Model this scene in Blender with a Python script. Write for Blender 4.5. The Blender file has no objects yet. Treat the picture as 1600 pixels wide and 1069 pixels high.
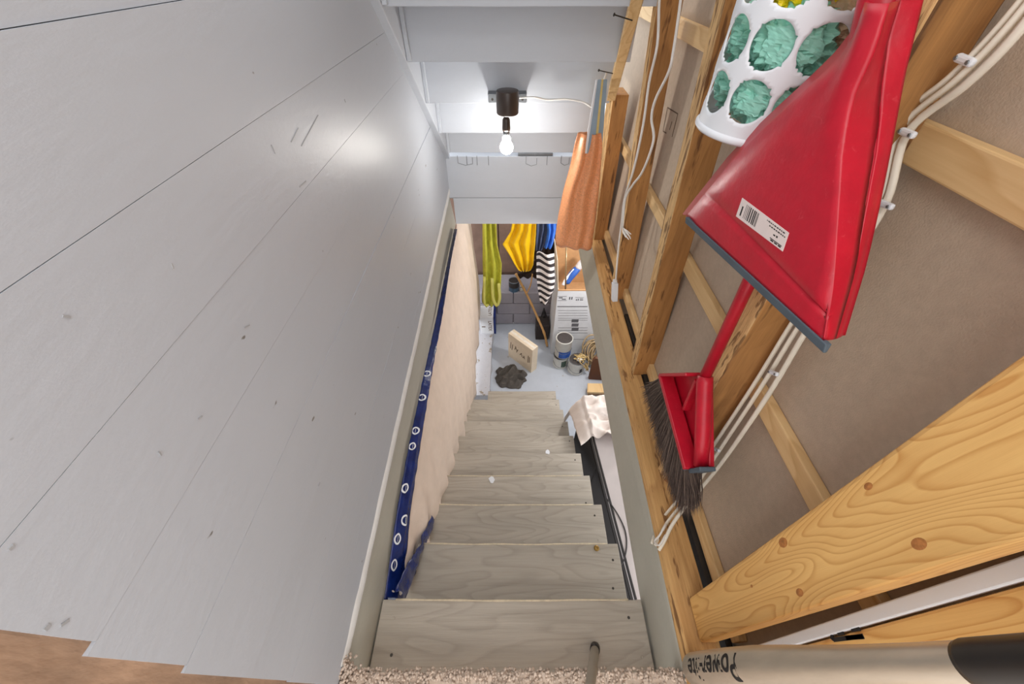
import bpy, bmesh, math, random
from mathutils import Vector, Matrix, noise
random.seed(7)
SC = bpy.context.scene
COL = SC.collection
# ------------------------------------------------------------------ camera, world, light
CAMH = 1.32                                  # camera height above the landing, metres
FPX = 585.0                                  # focal length in pixels of the 1600 px frame
PITCH = math.atan(619 / 585)                 # the camera looks down the stairs
cam = bpy.data.cameras.new('camera'); cam.sensor_width = 36.0; cam.lens = FPX / 1600 * 36
cam.clip_start = .02
camo = bpy.data.objects.new('camera', cam); COL.objects.link(camo)
camo.location = (0, 0, CAMH); camo.rotation_euler = (math.pi / 2 - PITCH, 0, 0)
SC.camera = camo
w = bpy.data.worlds.new('world'); SC.world = w; w.use_nodes = True
w.node_tree.nodes['Background'].inputs[0].default_value = (1, 1, 1, 1)
w.node_tree.nodes['Background'].inputs[1].default_value = 1.55
def lamp(name, kind, loc, power, size, col=(1, 1, 1), rot=(0, 0, 0)):
    l = bpy.data.lights.new(name, kind); l.energy = power; l.color = col
    if kind == 'AREA': l.size = size
    else: l.shadow_soft_size = size
    o = bpy.data.objects.new(name, l); COL.objects.link(o); o.location = loc; o.rotation_euler = rot
    return o
lamp('hall_fill_light', 'POINT', (-.15, -.9, 2.35), 14, .14, (1, .96, .92))  # unseen lamp added behind the camera for fill and gloss highlights
lamp('basement_ceiling_light', 'POINT', (.95, 2.45, -.25), 24, .06, (1, .95, .9))
BULB_STRENGTH = 105
SC.view_settings.view_transform = 'Standard'; SC.view_settings.look = 'None'
SC.view_settings.gamma = 1; SC.view_settings.use_curve_mapping = False
SC.view_settings.exposure = 0.42

# ------------------------------------------------------------------ measuring helpers
_c, _s = math.cos(PITCH), math.sin(PITCH)
def _ray(x, y):
    u = (x - 800) / FPX; v = (534.5 - y) / FPX
    return Vector((u, _c + v * _s, -_s + v * _c))
_O = Vector((0, 0, CAMH))
def hx(x, y, X): r = _ray(x, y); return _O + r * (X / r.x)
def hy(x, y, Y): r = _ray(x, y); return _O + r * (Y / r.y)
def hz(x, y, Z): r = _ray(x, y); return _O + r * ((Z - CAMH) / r.z)
def lerp(a, b, t): return a + (b - a) * t
def ease(pts, t):
    """piecewise linear lookup in [(t, value)]"""
    if t <= pts[0][0]: return pts[0][1]
    for (a, va), (b, vb) in zip(pts, pts[1:]):
        if t <= b: return lerp(va, vb, (t - a) / (b - a))
    return pts[-1][1]
def nz(p, k=1.0): return noise.noise(Vector(p) * k)

# ------------------------------------------------------------------ materials
MATS = {}
def _new(name):
    m = bpy.data.materials.new(name); m.use_nodes = True
    MATS[name] = m
    nt = m.node_tree
    return m, nt, nt.nodes['Principled BSDF']
def _n(nt, t, **kw):
    n = nt.nodes.new(t)
    for k, v in kw.items():
        if k in n.inputs: n.inputs[k].default_value = v
        else: setattr(n, k, v)
    return n
def _map(nt, scale=(1, 1, 1), rot=(0, 0, 0)):
    tc = _n(nt, 'ShaderNodeTexCoord'); mp = _n(nt, 'ShaderNodeMapping')
    mp.inputs['Scale'].default_value = scale; mp.inputs['Rotation'].default_value = rot
    nt.links.new(tc.outputs['Object'], mp.inputs['Vector'])
    return mp.outputs['Vector']
def _ramp(nt, fac, stops):
    r = _n(nt, 'ShaderNodeValToRGB'); e = r.color_ramp.elements
    e[0].position, e[0].color = stops[0][0], (*stops[0][1], 1)
    e[1].position, e[1].color = stops[-1][0], (*stops[-1][1], 1)
    for p, cc in stops[1:-1]:
        k = e.new(p); k.color = (*cc, 1)
    nt.links.new(fac, r.inputs['Fac']); return r.outputs['Color']
def lin(h):
    """sRGB 0-255 triple to linear"""
    return tuple((v / 255 / 12.92) if v / 255 <= .04045 else ((v / 255 + .055) / 1.055) ** 2.4 for v in h)
def sc(cc, k): return tuple(min(1, v * k) for v in cc)
def plain(name, rgb, rough=.5, metal=0, var=.12, vscale=18, bump=.0, bscale=80, spec=.5, stretch=(1, 1, 1), coat=0):
    m, nt, b = _new(name); c0 = lin(rgb)
    v = _map(nt, stretch)
    t = _n(nt, 'ShaderNodeTexNoise', Scale=vscale, Detail=5.0, Roughness=.6); nt.links.new(v, t.inputs['Vector'])
    nt.links.new(_ramp(nt, t.outputs['Fac'], [(.3, sc(c0, 1 - var)), (.7, sc(c0, 1 + var))]), b.inputs['Base Color'])
    b.inputs['Roughness'].default_value = rough; b.inputs['Metallic'].default_value = metal
    b.inputs['Specular IOR Level'].default_value = spec; b.inputs['Coat Weight'].default_value = coat
    if bump:
        t2 = _n(nt, 'ShaderNodeTexNoise', Scale=bscale, Detail=4.0); nt.links.new(v, t2.inputs['Vector'])
        bp = _n(nt, 'ShaderNodeBump', Strength=bump, Distance=.004); nt.links.new(t2.outputs['Fac'], bp.inputs['Height'])
        nt.links.new(bp.outputs['Normal'], b.inputs['Normal'])
    return m
def wood(name, dark, light, axis='Z', rings=26, distort=3.5, rough=.6, fibre=120, bump=.25, mix=.55, paint=None):
    """long-grained wood: rings warped by noise, fine fibres along the axis"""
    m, nt, b = _new(name)
    k = {'X': (.16, 1, 1), 'Y': (1, .16, 1), 'Z': (1, 1, .16)}[axis]
    kf = {'X': (.04, 1, 1), 'Y': (1, .04, 1), 'Z': (1, 1, .04)}[axis]
    v = _map(nt, k); vf = _map(nt, kf)
    n0 = _n(nt, 'ShaderNodeTexNoise', Scale=7.0, Detail=2.0, Roughness=.45); nt.links.new(v, n0.inputs['Vector'])
    mul = _n(nt, 'ShaderNodeMath', operation='MULTIPLY'); mul.inputs[1].default_value = rings; nt.links.new(n0.outputs['Fac'], mul.inputs[0])
    fr = _n(nt, 'ShaderNodeMath', operation='FRACT'); nt.links.new(mul.outputs[0], fr.inputs[0])
    n1 = _n(nt, 'ShaderNodeTexNoise', Scale=fibre, Detail=4.0, Roughness=.7); nt.links.new(vf, n1.inputs['Vector'])
    n2 = _n(nt, 'ShaderNodeTexNoise', Scale=9.0, Detail=4.0); nt.links.new(v, n2.inputs['Vector'])
    d, l = lin(dark), lin(light)
    c1 = _ramp(nt, fr.outputs[0], [(0, l), (.62, lerp3(l, d, .25)), (.9, d), (1, l)])
    c2 = _ramp(nt, n1.outputs['Fac'], [(.3, d), (.65, l)])
    c3 = _ramp(nt, n2.outputs['Fac'], [(.25, sc(d, .9)), (.7, sc(l, 1.05))])
    mx = _n(nt, 'ShaderNodeMixRGB'); mx.inputs[0].default_value = mix; nt.links.new(c1, mx.inputs[1]); nt.links.new(c2, mx.inputs[2])
    my = _n(nt, 'ShaderNodeMixRGB'); my.inputs[0].default_value = .35; nt.links.new(mx.outputs[0], my.inputs[1]); nt.links.new(c3, my.inputs[2])
    nt.links.new(my.outputs[0], b.inputs['Base Color']); b.inputs['Roughness'].default_value = rough
    ad = _n(nt, 'ShaderNodeMath', operation='ADD'); nt.links.new(n1.outputs['Fac'], ad.inputs[0]); nt.links.new(fr.outputs[0], ad.inputs[1])
    bp = _n(nt, 'ShaderNodeBump', Strength=bump, Distance=.003); nt.links.new(ad.outputs[0], bp.inputs['Height'])
    nt.links.new(bp.outputs['Normal'], b.inputs['Normal'])
    return m
def lerp3(a, b, t): return tuple(lerp(x, y, t) for x, y in zip(a, b))
def paint_worn(name, rgb, worn, amount=.62, rough=.45, scale=9, bump=.3, stretch=(1, 1, 1), spec=.5, var=.06):
    """painted surface with brush relief and chipped spots of the colour below"""
    m, nt, b = _new(name); c0, c1 = lin(rgb), lin(worn)
    v = _map(nt, stretch)
    a = _n(nt, 'ShaderNodeTexNoise', Scale=scale, Detail=6.0, Roughness=.7); nt.links.new(v, a.inputs['Vector'])
    nt.links.new(_ramp(nt, a.outputs['Fac'], [(.2, sc(c0, 1 - var)), (amount, sc(c0, 1 + var)), (amount + .035, c1)]), b.inputs['Base Color'])
    b.inputs['Roughness'].default_value = rough; b.inputs['Specular IOR Level'].default_value = spec
    t2 = _n(nt, 'ShaderNodeTexNoise', Scale=46.0, Detail=6.0, Roughness=.62); nt.links.new(v, t2.inputs['Vector'])
    bp = _n(nt, 'ShaderNodeBump', Strength=bump, Distance=.004); nt.links.new(t2.outputs['Fac'], bp.inputs['Height'])
    nt.links.new(bp.outputs['Normal'], b.inputs['Normal'])
    return m

M_WALL = paint_worn('grey_gloss_wall_paint', (183, 188, 196), (166, 170, 176), .80, .40, 5, .30, (1, .3, 1), var=.025)
_nt = M_WALL.node_tree; _b = _nt.nodes['Principled BSDF']; _src = _b.inputs['Base Color'].links[0].from_socket
_v = _map(_nt, (1, .55, 1)); _t = _n(_nt, 'ShaderNodeTexNoise', Scale=38.0, Detail=2.0, Roughness=.5); _nt.links.new(_v, _t.inputs['Vector'])
_r = _ramp(_nt, _t.outputs['Fac'], [(.765, (0, 0, 0)), (.785, (1, 1, 1))]); _m = _n(_nt, 'ShaderNodeMixRGB'); _nt.links.new(_r, _m.inputs[0]); _nt.links.new(_src, _m.inputs[1]); _m.inputs[2].default_value = (*lin((120, 116, 112)), 1); _nt.links.new(_m.outputs[0], _b.inputs['Base Color'])
M_WHITE = paint_worn('pale_edge_paint', (232, 232, 230), (190, 182, 168), .72, .5, 30, .5)
M_RISER = paint_worn('grey_riser_paint', (197, 202, 210), (150, 150, 150), .78, .42, 12, .3, (.35, 1, 1), var=.03)
M_JOIST = paint_worn('grey_green_joist_paint', (168, 165, 153), (184, 200, 200), .70, .5, 14, .35, (1, .5, 1), var=.06)
M_TREAD = wood('taupe_painted_tread', (144, 135, 122), (182, 173, 160), 'X', 18, 3, .5, 60, .9, .5)
M_NOSE = plain('worn_tread_edge', (206, 192, 166), .7, 0, .15, 60)
M_POST = wood('rough_brown_timber', (112, 82, 58), (188, 152, 118), 'Z', 8, 3, .85, 60, .9, .6)
M_ROUGH = wood('rough_sawn_front', (150, 102, 50), (238, 200, 142), 'Z', 6, 3, .85, 110, 1.0, .75)
def dashes(m, axis, col, lo, scale=70):
    """short dark saw marks along the grain"""
    nt = m.node_tree; bb = nt.nodes['Principled BSDF']; src = bb.inputs['Base Color'].links[0].from_socket
    v = _map(nt, {'X': (.14, 1, 1), 'Y': (1, .14, 1), 'Z': (1, 1, .14)}[axis]); t = _n(nt, 'ShaderNodeTexNoise', Scale=scale, Detail=3.0, Roughness=.65); nt.links.new(v, t.inputs['Vector'])
    r = _ramp(nt, t.outputs['Fac'], [(lo, (0, 0, 0)), (lo + .06, (.8, .8, .8))]); mx = _n(nt, 'ShaderNodeMixRGB'); nt.links.new(r, mx.inputs[0]); nt.links.new(src, mx.inputs[1])
    mx.inputs[2].default_value = (*lin(col), 1); nt.links.new(mx.outputs[0], bb.inputs['Base Color'])
dashes(M_ROUGH, 'Z', (104, 66, 30), .53)
M_SIDE = wood('brown_stud_side', (122, 78, 36), (196, 142, 82), 'Z', 6, 3, .7, 60, .35, .6)
M_SIDE2 = wood('dark_old_stud_side', (96, 60, 28), (198, 144, 84), 'Z', 5, 3, .75, 34, .6, .6)
M_PLATE = wood('orange_sole_plate', (142, 92, 42), (226, 182, 120), 'Y', 6, 3, .75, 70, .7, .65)
M_PINE = wood('knotty_pine', (188, 122, 50), (238, 194, 122), 'Z', 52, 3, .5, 90, .12, .22)
M_STRAP = wood('pale_strapping', (196, 152, 96), (232, 200, 148), 'Y', 10, 3, .6, 90, .15, .4)
dashes(M_SIDE2, 'Z', (70, 42, 20), .56, 22); dashes(M_SIDE, 'Z', (98, 60, 28), .60, 40); dashes(M_PLATE, 'Y', (106, 64, 28), .58, 50)
M_DRY = plain('drywall_back_paper', (188, 170, 150), .85, 0, .07, 60, .25, 300)
M_RED = plain('red_plastic', (182, 14, 40), .38, 0, .10, 30, .10, 120)
_nt = M_RED.node_tree; _b = _nt.nodes['Principled BSDF']; _src = _b.inputs['Base Color'].links[0].from_socket
_v = _map(_nt, (1, 1, 1)); _t = _n(_nt, 'ShaderNodeTexNoise', Scale=70.0, Detail=6.0, Roughness=.75, Distortion=1.5); _nt.links.new(_v, _t.inputs['Vector'])
_r = _ramp(_nt, _t.outputs['Fac'], [(.60, (0, 0, 0)), (.72, (.45, .45, .45))]); _m = _n(_nt, 'ShaderNodeMixRGB'); _nt.links.new(_r, _m.inputs[0]); _nt.links.new(_src, _m.inputs[1]); _m.inputs[2].default_value = (*lin((212, 84, 92)), 1); _nt.links.new(_m.outputs[0], _b.inputs['Base Color'])
M_REDD = plain('red_plastic_worn', (182, 16, 42), .40, 0, .09, 30, .12, 140)
M_GREYRUB = plain('slate_rubber', (74, 86, 96), .6)
M_BRIST = plain('dark_bristle', (70, 56, 50), .6, 0, .45, 160)
M_WPLAS = plain('white_plastic', (226, 229, 234), .4, 0, .015, 8)
M_CORD = plain('white_cable', (224, 216, 200), .5, 0, .05, 30)
M_CORD2 = plain('white_cord', (226, 222, 216), .5, 0, .04, 30)
M_ALU = plain('brushed_bat_metal', (206, 198, 184), .34, .75, .10, 40, .06, 120, stretch=(1, 1, .2))
M_GRIP = plain('black_grip', (30, 28, 28), .38, 0, .1)
M_INK = plain('black_ink', (28, 26, 26), .8)
M_INKG = plain('faded_ink', (110, 92, 76), .9)
M_LABEL = plain('label_paper', (226, 212, 208), .6, 0, .05, 40)
M_BROWNP = plain('brown_bakelite', (62, 50, 44), .35)
M_GALV = plain('galvanised_metal', (128, 132, 136), .45, .7, .15, 30)
M_NAIL = plain('dark_nail', (70, 66, 62), .5, .6)
M_FABRIC = plain('pale_pink_sheet', (222, 204, 188), .8, 0, .05, 14, .25, 60)
M_BLUE = plain('blue_film', (17, 36, 96), .25, 0, .35, 24, .6, 40)
M_FLOOR = paint_worn('blue_grey_floor_paint', (178, 184, 194), (150, 142, 132), .64, .6, 8, .2, var=.06)
M_CONC = paint_worn('painted_block', (152, 148, 156), (120, 110, 104), .66, .7, 7, .5, var=.10)
M_LEDGE = paint_worn('chipped_white_concrete', (182, 182, 188), (138, 126, 110), .58, .7, 14, .5, var=.07)
M_BROWNW = plain('brown_backing_wall', (120, 96, 84), .85, 0, .25, 5, .4, 30)
M_CARPET = plain('beige_carpet_loop', (202, 184, 168), .95, 0, .25, 60)
M_GLOSSY = plain('dark_wood', (26, 18, 14), .8, 0, .2, 10)
M_TAN = plain('kraft_cardboard', (176, 134, 92), .8, 0, .1, 20)
M_CREAM = plain('cream_carton', (222, 206, 182), .75, 0, .05, 20)
M_WCART = plain('white_carton', (212, 214, 218), .7, 0, .04, 20)

M_SCR = plain('scuff', (160, 161, 164), .6)
# ------------------------------------------------------------------ mesh builder
ORG = {}                                       # world origin of every object built
class B:
    def __init__(s): s.v = []; s.f = []; s.mi = []; s.cur = 0
    def add(s, vs, fs):
        k = len(s.v); s.v += [Vector(p) for p in vs]
        for f in fs: s.f.append([i + k for i in f]); s.mi.append(s.cur)
        return s
    def hexa(s, p):
        """8 points: bottom loop 0-3, top loop 4-7"""
        return s.add(p, [(3, 2, 1, 0), (4, 5, 6, 7), (0, 1, 5, 4), (1, 2, 6, 5), (2, 3, 7, 6), (3, 0, 4, 7)])
    def box(s, lo, hi):
        (a, b, c), (d, e, f) = lo, hi
        return s.hexa([(a, b, c), (d, b, c), (d, e, c), (a, e, c), (a, b, f), (d, b, f), (d, e, f), (a, e, f)])
    def bar(s, p, q, w, h, up=(0, 0, 1)):
        p, q = Vector(p), Vector(q); d = (q - p).normalized(); u = Vector(up)
        a = d.cross(u).normalized() * w / 2; b = a.cross(d).normalized() * h / 2
        return s.hexa([p - a - b, p + a - b, p + a + b, p - a + b, q - a - b, q + a - b, q + a + b, q - a + b])
    def prism(s, poly, off):
        n = len(poly); off = Vector(off); a = [Vector(p) for p in poly]
        vs = a + [p + off for p in a]
        return s.add(vs, [tuple(range(n))[::-1], tuple(range(n, 2 * n))] + [(i, (i + 1) % n, n + (i + 1) % n, n + i) for i in range(n)])
    def tube(s, pts, r, n=8, flat=1.0, up=(0, 0, 1), cap=True):
        pts = [Vector(p) for p in pts]; rr = r if isinstance(r, (list, tuple)) else [r] * len(pts)
        vs = []; pa = None
        for i, p in enumerate(pts):
            d = (pts[min(i + 1, len(pts) - 1)] - pts[max(i - 1, 0)]).normalized()
            a = d.cross(Vector(up)) if pa is None else pa - d * pa.dot(d)
            if a.length < 1e-5: a = d.cross(Vector((1, .1, 0)))
            a.normalize(); pa = a; b = d.cross(a)
            for k in range(n):
                t = 2 * math.pi * k / n
                vs.append(p + a * math.cos(t) * rr[i] + b * math.sin(t) * rr[i] * flat)
        fs = [(i * n + k, i * n + (k + 1) % n, (i + 1) * n + (k + 1) % n, (i + 1) * n + k) for i in range(len(pts) - 1) for k in range(n)]
        if cap: fs += [tuple(range(n))[::-1], tuple(range((len(pts) - 1) * n, len(pts) * n))]
        return s.add(vs, fs)
    def lathe(s, prof, o, n=24, ax=(0, 0, 1), cap=True):
        """profile [(radius, height)] about an axis through o"""
        o = Vector(o); z = Vector(ax).normalized(); x = z.orthogonal().normalized(); y = z.cross(x)
        if abs(z.z) > .9: x = Vector((1, 0, 0)); x = (x - z * x.dot(z)).normalized(); y = z.cross(x)
        vs = [o + z * h + (x * math.cos(2 * math.pi * k / n) + y * math.sin(2 * math.pi * k / n)) * r for r, h in prof for k in range(n)]
        fs = [(i * n + k, i * n + (k + 1) % n, (i + 1) * n + (k + 1) % n, (i + 1) * n + k) for i in range(len(prof) - 1) for k in range(n)]
        if cap: fs += [tuple(range(n))[::-1], tuple(range((len(prof) - 1) * n, len(prof) * n))]
        return s.add(vs, fs)
    def grid(s, fn, nu, nv, wrap=False):
        vs = [fn(i / (nu if wrap else nu - 1), j / (nv - 1)) for j in range(nv) for i in range(nu)]
        m = nu if wrap else nu - 1
        return s.add(vs, [(j * nu + i, j * nu + (i + 1) % nu, (j + 1) * nu + (i + 1) % nu, (j + 1) * nu + i) for j in range(nv - 1) for i in range(m)])
    def build(s, name, mat, parent=None, smooth=False, bevel=0, solid=0, origin=None, sub=0, seg=2):
        if parent is not None: o0 = ORG[parent.name]
        elif origin is not None: o0 = Vector(origin)
        else:
            o0 = Vector(((min(p.x for p in s.v) + max(p.x for p in s.v)) / 2, (min(p.y for p in s.v) + max(p.y for p in s.v)) / 2, min(p.z for p in s.v)))
        me = bpy.data.meshes.new(name); me.from_pydata([p - o0 for p in s.v], [], s.f)
        for m in (mat if isinstance(mat, (list, tuple)) else [mat]): me.materials.append(m)
        bm = bmesh.new(); bm.from_mesh(me)
        for f, k in zip(bm.faces, s.mi): f.material_index = k; f.smooth = smooth
        bmesh.ops.recalc_face_normals(bm, faces=bm.faces); bm.to_mesh(me); bm.free()
        ob = bpy.data.objects.new(name, me); COL.objects.link(ob)
        if parent is not None: ob.parent = parent
        else: ob.location = o0
        ORG[ob.name] = o0
        if solid:
            md = ob.modifiers.new('thickness', 'SOLIDIFY'); md.thickness = solid; md.offset = 0
        if bevel:
            md = ob.modifiers.new('bevel', 'BEVEL'); md.width = bevel; md.segments = seg; md.limit_method = 'ANGLE'; md.angle_limit = math.radians(35)
        if sub:
            md = ob.modifiers.new('subdivision', 'SUBSURF'); md.levels = sub; md.render_levels = sub
        return ob
def tag(o, label=None, cat=None, group=None, kind=None):
    for k, v in (('label', label), ('category', cat), ('group', group), ('kind', kind)):
        if v: o[k] = v
    return o
def thing(name, loc, label, cat, group=None):
    o = bpy.data.objects.new(name, None); COL.objects.link(o); o.location = loc; o.empty_display_size = .05
    ORG[o.name] = Vector(loc); return tag(o, label, cat, group)
def struct(o, label=None): return tag(o, label, kind='structure')
def text_mesh(txt, size, bold=0):
    cu = bpy.data.curves.new('lettering', 'FONT'); cu.body = txt; cu.size = size; cu.align_x = 'CENTER'; cu.align_y = 'CENTER'; cu.offset = bold
    ob = bpy.data.objects.new('lettering', cu); COL.objects.link(ob)
    me = bpy.data.meshes.new_from_object(ob.evaluated_get(bpy.context.evaluated_depsgraph_get()))
    bpy.data.objects.remove(ob); bm = bmesh.new(); bm.from_mesh(me)
    bmesh.ops.triangulate(bm, faces=bm.faces)
    for _ in range(1): bmesh.ops.subdivide_edges(bm, edges=[e for e in bm.edges if e.calc_length() > size * .25], cuts=1)
    bmesh.ops.triangulate(bm, faces=bm.faces)
    vs = [v.co.copy() for v in bm.verts]; bm.verts.index_update(); fs = [[v.index for v in f.verts] for f in bm.faces]; bm.free()
    return vs, fs
def lettering(b, txt, size, o, right, up, bold=0, wide=1.0):
    vs, fs = text_mesh(txt, size, bold); o, right, up = Vector(o), Vector(right).normalized(), Vector(up).normalized()
    b.add([o + right * v.x * wide + up * v.y for v in vs], fs)
def knots(pts, n=6):
    """Catmull-Rom through points"""
    p = [Vector(q) for q in pts]; p = [p[0] * 2 - p[1]] + p + [p[-1] * 2 - p[-2]]; out = []
    for i in range(1, len(p) - 2):
        for k in range(n):
            t = k / n; a, b, c, d = p[i - 1:i + 3]
            out.append(.5 * (2 * b + (c - a) * t + (2 * a - 5 * b + 4 * c - d) * t * t + (3 * b - a - 3 * c + d) * t ** 3))
    return out + [p[-2]]

# ================================================================== THE SETTING
# ---- left wall of wide painted boards laid lengthwise
XW = -.453
wl = struct(B().box((XW - .05, .05, .0), (XW - .012, 2.62, 2.1)).build('wall_left', M_WALL), 'grey painted board wall beside the stairwell')
def wbot(y): return lerp(0, .098, (y - .07) / 2.38)
joints = [0, .155, .31, .468, .648, .812, .963, 1.114, 1.27, 1.44, 1.62, 1.8, 2.1]
for i, (z0, z1) in enumerate(zip(joints, joints[1:])):
    y0 = (.018, .02, .022, .022, .03, .042, .04, .04, .04, .04, .04, .04)[i]; y1 = 2.60
    px = (0, .0002, .0004, .0013, .0002, .0006, .0009, .0013, -.0015, -.001, 0, 0)[i]; g = .0004
    nseg = 14
    b = B()
    def face(u, v, z0=z0, z1=z1, y0=y0, px=px, g=g, i=i):
        y = lerp(y0, y1, u)
        zb = max(z0, wbot(y) + .0) if i == 0 else z0
        return Vector((XW + px + .0012 * nz((y * 1.7, v, i * 3.1)), y, lerp(zb + g, z1 - g, v)))
    b.grid(face, 24, 4)
    b.build('board', M_WALL, wl, solid=.02)
for px, py, qx, qy, w_ in ((471, 228, 497, 180, .003), (455, 222, 466, 200, .002), (468, 292, 478, 283, .004), (430, 240, 424, 226, .002), (268, 412, 271, 420, .003), (538, 155, 540, 160, .004), (95, 978, 108, 969, .006), (70, 985, 78, 976, .009), (98, 494, 110, 496, .005), (14, 860, 22, 852, .005), (310, 655, 316, 650, .003), (248, 706, 252, 712, .004), (497, 760, 500, 754, .004), (382, 512, 390, 508, .003)):
    b = B(); b.bar(hx(px, py, XW + .0112), hx(qx, qy, XW + .0112), w_ * .5, .0012, (1, 0, 0)); b.build('scratch', M_SCR, wl)
# pale caulked strip along the foot of the wall
b = B()
def foot(u, v):
    y = lerp(.055, 2.60, u); z = wbot(y)
    return Vector((XW + .006 + .004 * math.sin(v * math.pi) + .0018 * nz((y * 14, v, 0)), y, lerp(z - .006, z + .042 + .004 * nz((y * 9, 1, 2)), v)))
b.grid(foot, 90, 5)
struct(b.build('baseboard_left', M_WHITE, solid=.008), 'pale caulked strip along foot of grey board wall')
# rough post at the near end of the boards
b = B()
b.grid(lambda u, v: Vector((XW - .012 + .010 * nz((u * 6, v * 5, 4)) + .004 * nz((u * 22, v * 30, 1)), lerp(-.55, .12, u), lerp(-.05, 2.1, v))), 26, 90)
struct(b.build('trim_1', plain('rough_weathered_post', (158, 128, 104), .9, 0, .38, 16, 1.0, 50, stretch=(1, 1, .35)), solid=.03), 'rough unpainted brown post at near end of board wall')

# ---- joists at the sides of the stair opening
b = B()
b.hexa([(XW - .045, .0, -.20), (-.425, .0, -.20), (-.425, 2.60, -.128), (XW - .045, 2.60, -.128),
        (XW - .045, .0, .0), (XW + .004, .0, .0), (XW + .004, 2.60, wbot(2.6)), (XW - .045, 2.60, wbot(2.6))])
struct(b.build('trim_2', M_JOIST, bevel=.004), 'grey green painted joist below grey board wall')
b = B()
b.hexa([(.425, .0, -.19), (.51, .0, -.19), (.57, 2.60, -.155), (.476, 2.60, -.155),
        (.452, .0, .0), (.51, .0, .0), (.57, 2.60, .0), (.522, 2.60, .0)])
struct(b.build('trim_3', M_JOIST, bevel=.004), 'grey green painted joist below stud wall')
# ---- header at the far end of the opening
hd = struct(B().box((-.50, 2.625, .06), (.56, 2.70, .355)).build('trim_4', M_RISER, bevel=.003), 'painted header closing far end of stair opening')
B().box((-.452, 2.626, .30), (.56, 2.98, .3555)).build('header_ledge', M_RISER, hd)
B().box((-.452, 2.78, .35), (.56, 2.80, .60)).build('header_board', M_RISER, hd)
B().box((-.452, 2.598, .078), (.44, 2.624, .362)).build('header_board', M_RISER, hd, bevel=.004)
B().box((-.424, 2.604, -.130), (.475, 2.66, .074)).build('header_board', M_JOIST if False else M_RISER, hd, bevel=.003)
for px, py, wd in ((715, 246, 22), (729, 246, 0), (745, 246, 0), (763, 246, 0), (822, 247, 16), (855, 246, 0), (877, 246, 12)):
    p = hy(px, py, 2.596); b = B()
    r = wd / FPX * 2.6
    pts = [p + Vector((0, 0, .01)), p + Vector((0, 0, -.05))]
    if r: pts = [p + Vector((0, -.003, .012)), p + Vector((0, -.004, -.035)), p + Vector((r * .5, -.004, -.05)), p + Vector((r, -.004, -.04)), p + Vector((r, -.003, .0))]
    b.tube(pts, .0016, 5); b.build('wire_staple', M_GALV, hd)
b = B(); b.box((.04, 2.60, .365), (.27, 2.66, .381)); b.build('metal_strip', M_GALV, hd, bevel=.002)

# ---- landing and carpet
struct(B().box((.451, -.9, -.19), (.62, -.001, -.002)).build('trim_6', M_PLATE), 'rough timber beside the landing carpet')
lf = struct(B().box((-.50, -.9, -.05), (.451, .045, -.004)).build('floor_landing', M_CARPET), 'landing floor at head of the stairs')
b = B()
for i in range(2600):
    x = random.uniform(-.45, .455); y = random.uniform(-.11, .05) if i > 500 else random.uniform(.03, .054)
    r = random.uniform(.0035, .006); z = random.uniform(-.006, .004) - (.010 if y > .046 else 0)
    t = random.uniform(0, 6.3); t2 = random.uniform(.4, 1.2); q = Matrix.Rotation(t, 3, 'Z') @ Matrix.Rotation(t2, 3, 'X')
    vs = [Vector((x, y, z)) + q @ Vector(p) for p in ((r, 0, 0), (-r, 0, 0), (0, r * .8, 0), (0, -r * .8, 0), (0, 0, r * 1.3), (0, 0, -r * 1.3))]
    b.add(vs, [(0, 2, 4), (2, 1, 4), (1, 3, 4), (3, 0, 4), (2, 0, 5), (1, 2, 5), (3, 1, 5), (0, 3, 5)])
for i in range(160):                          # a frayed tuft against the board wall
    x = -.445 + abs(random.gauss(0, .018)); y = .045 + random.gauss(0, .015); z = random.uniform(0, .035); r = .005
    vs = [Vector((x, y, z)) + Vector(p) for p in ((r, 0, 0), (-r, 0, 0), (0, r, 0), (0, -r, 0), (0, 0, r), (0, 0, -r))]
    b.add(vs, [(0, 2, 4), (2, 1, 4), (1, 3, 4), (3, 0, 4), (2, 0, 5), (1, 2, 5), (3, 1, 5), (0, 3, 5)])
tag(b.build('carpet_pile', M_CARPET, lf, smooth=True), 'beige looped pile', kind='stuff')

# ---- right wall: sole plate, studs, strapping and the back of the drywall
XD = .60
wr = struct(B().box((XD, -.4, -.15), (XD + .013, 2.62, 2.1)).build('wall_right', M_DRY), 'open stud wall showing the brown back of drywall')
b = B(); b.hexa([(.452, .0, .0), (.556, .0, .0), (.575, 2.6, .0), (.522, 2.6, .0), (.458, .0, .04), (.556, .0, .04), (.575, 2.6, .04), (.526, 2.6, .04)])
b.build('sole_plate', M_PLATE, wr, bevel=.006)
b = B(); b.box((.568, .0, -.03), (.585, 1.4, .045)); b.build('gap_shade_strip', M_NAIL, wr)  # dark strip stands in for the shade in the gap behind the plate
for z0, z1, y0 in ((1.098, 1.15, .05), (.565, .612, .10), (.060, .108, .1)):
    B().box((.578, y0, z0), (XD - .0005, 2.6, z1)).build('strap', M_STRAP, wr, bevel=.003)
def xf(z): return .525 - .055 * z
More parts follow.
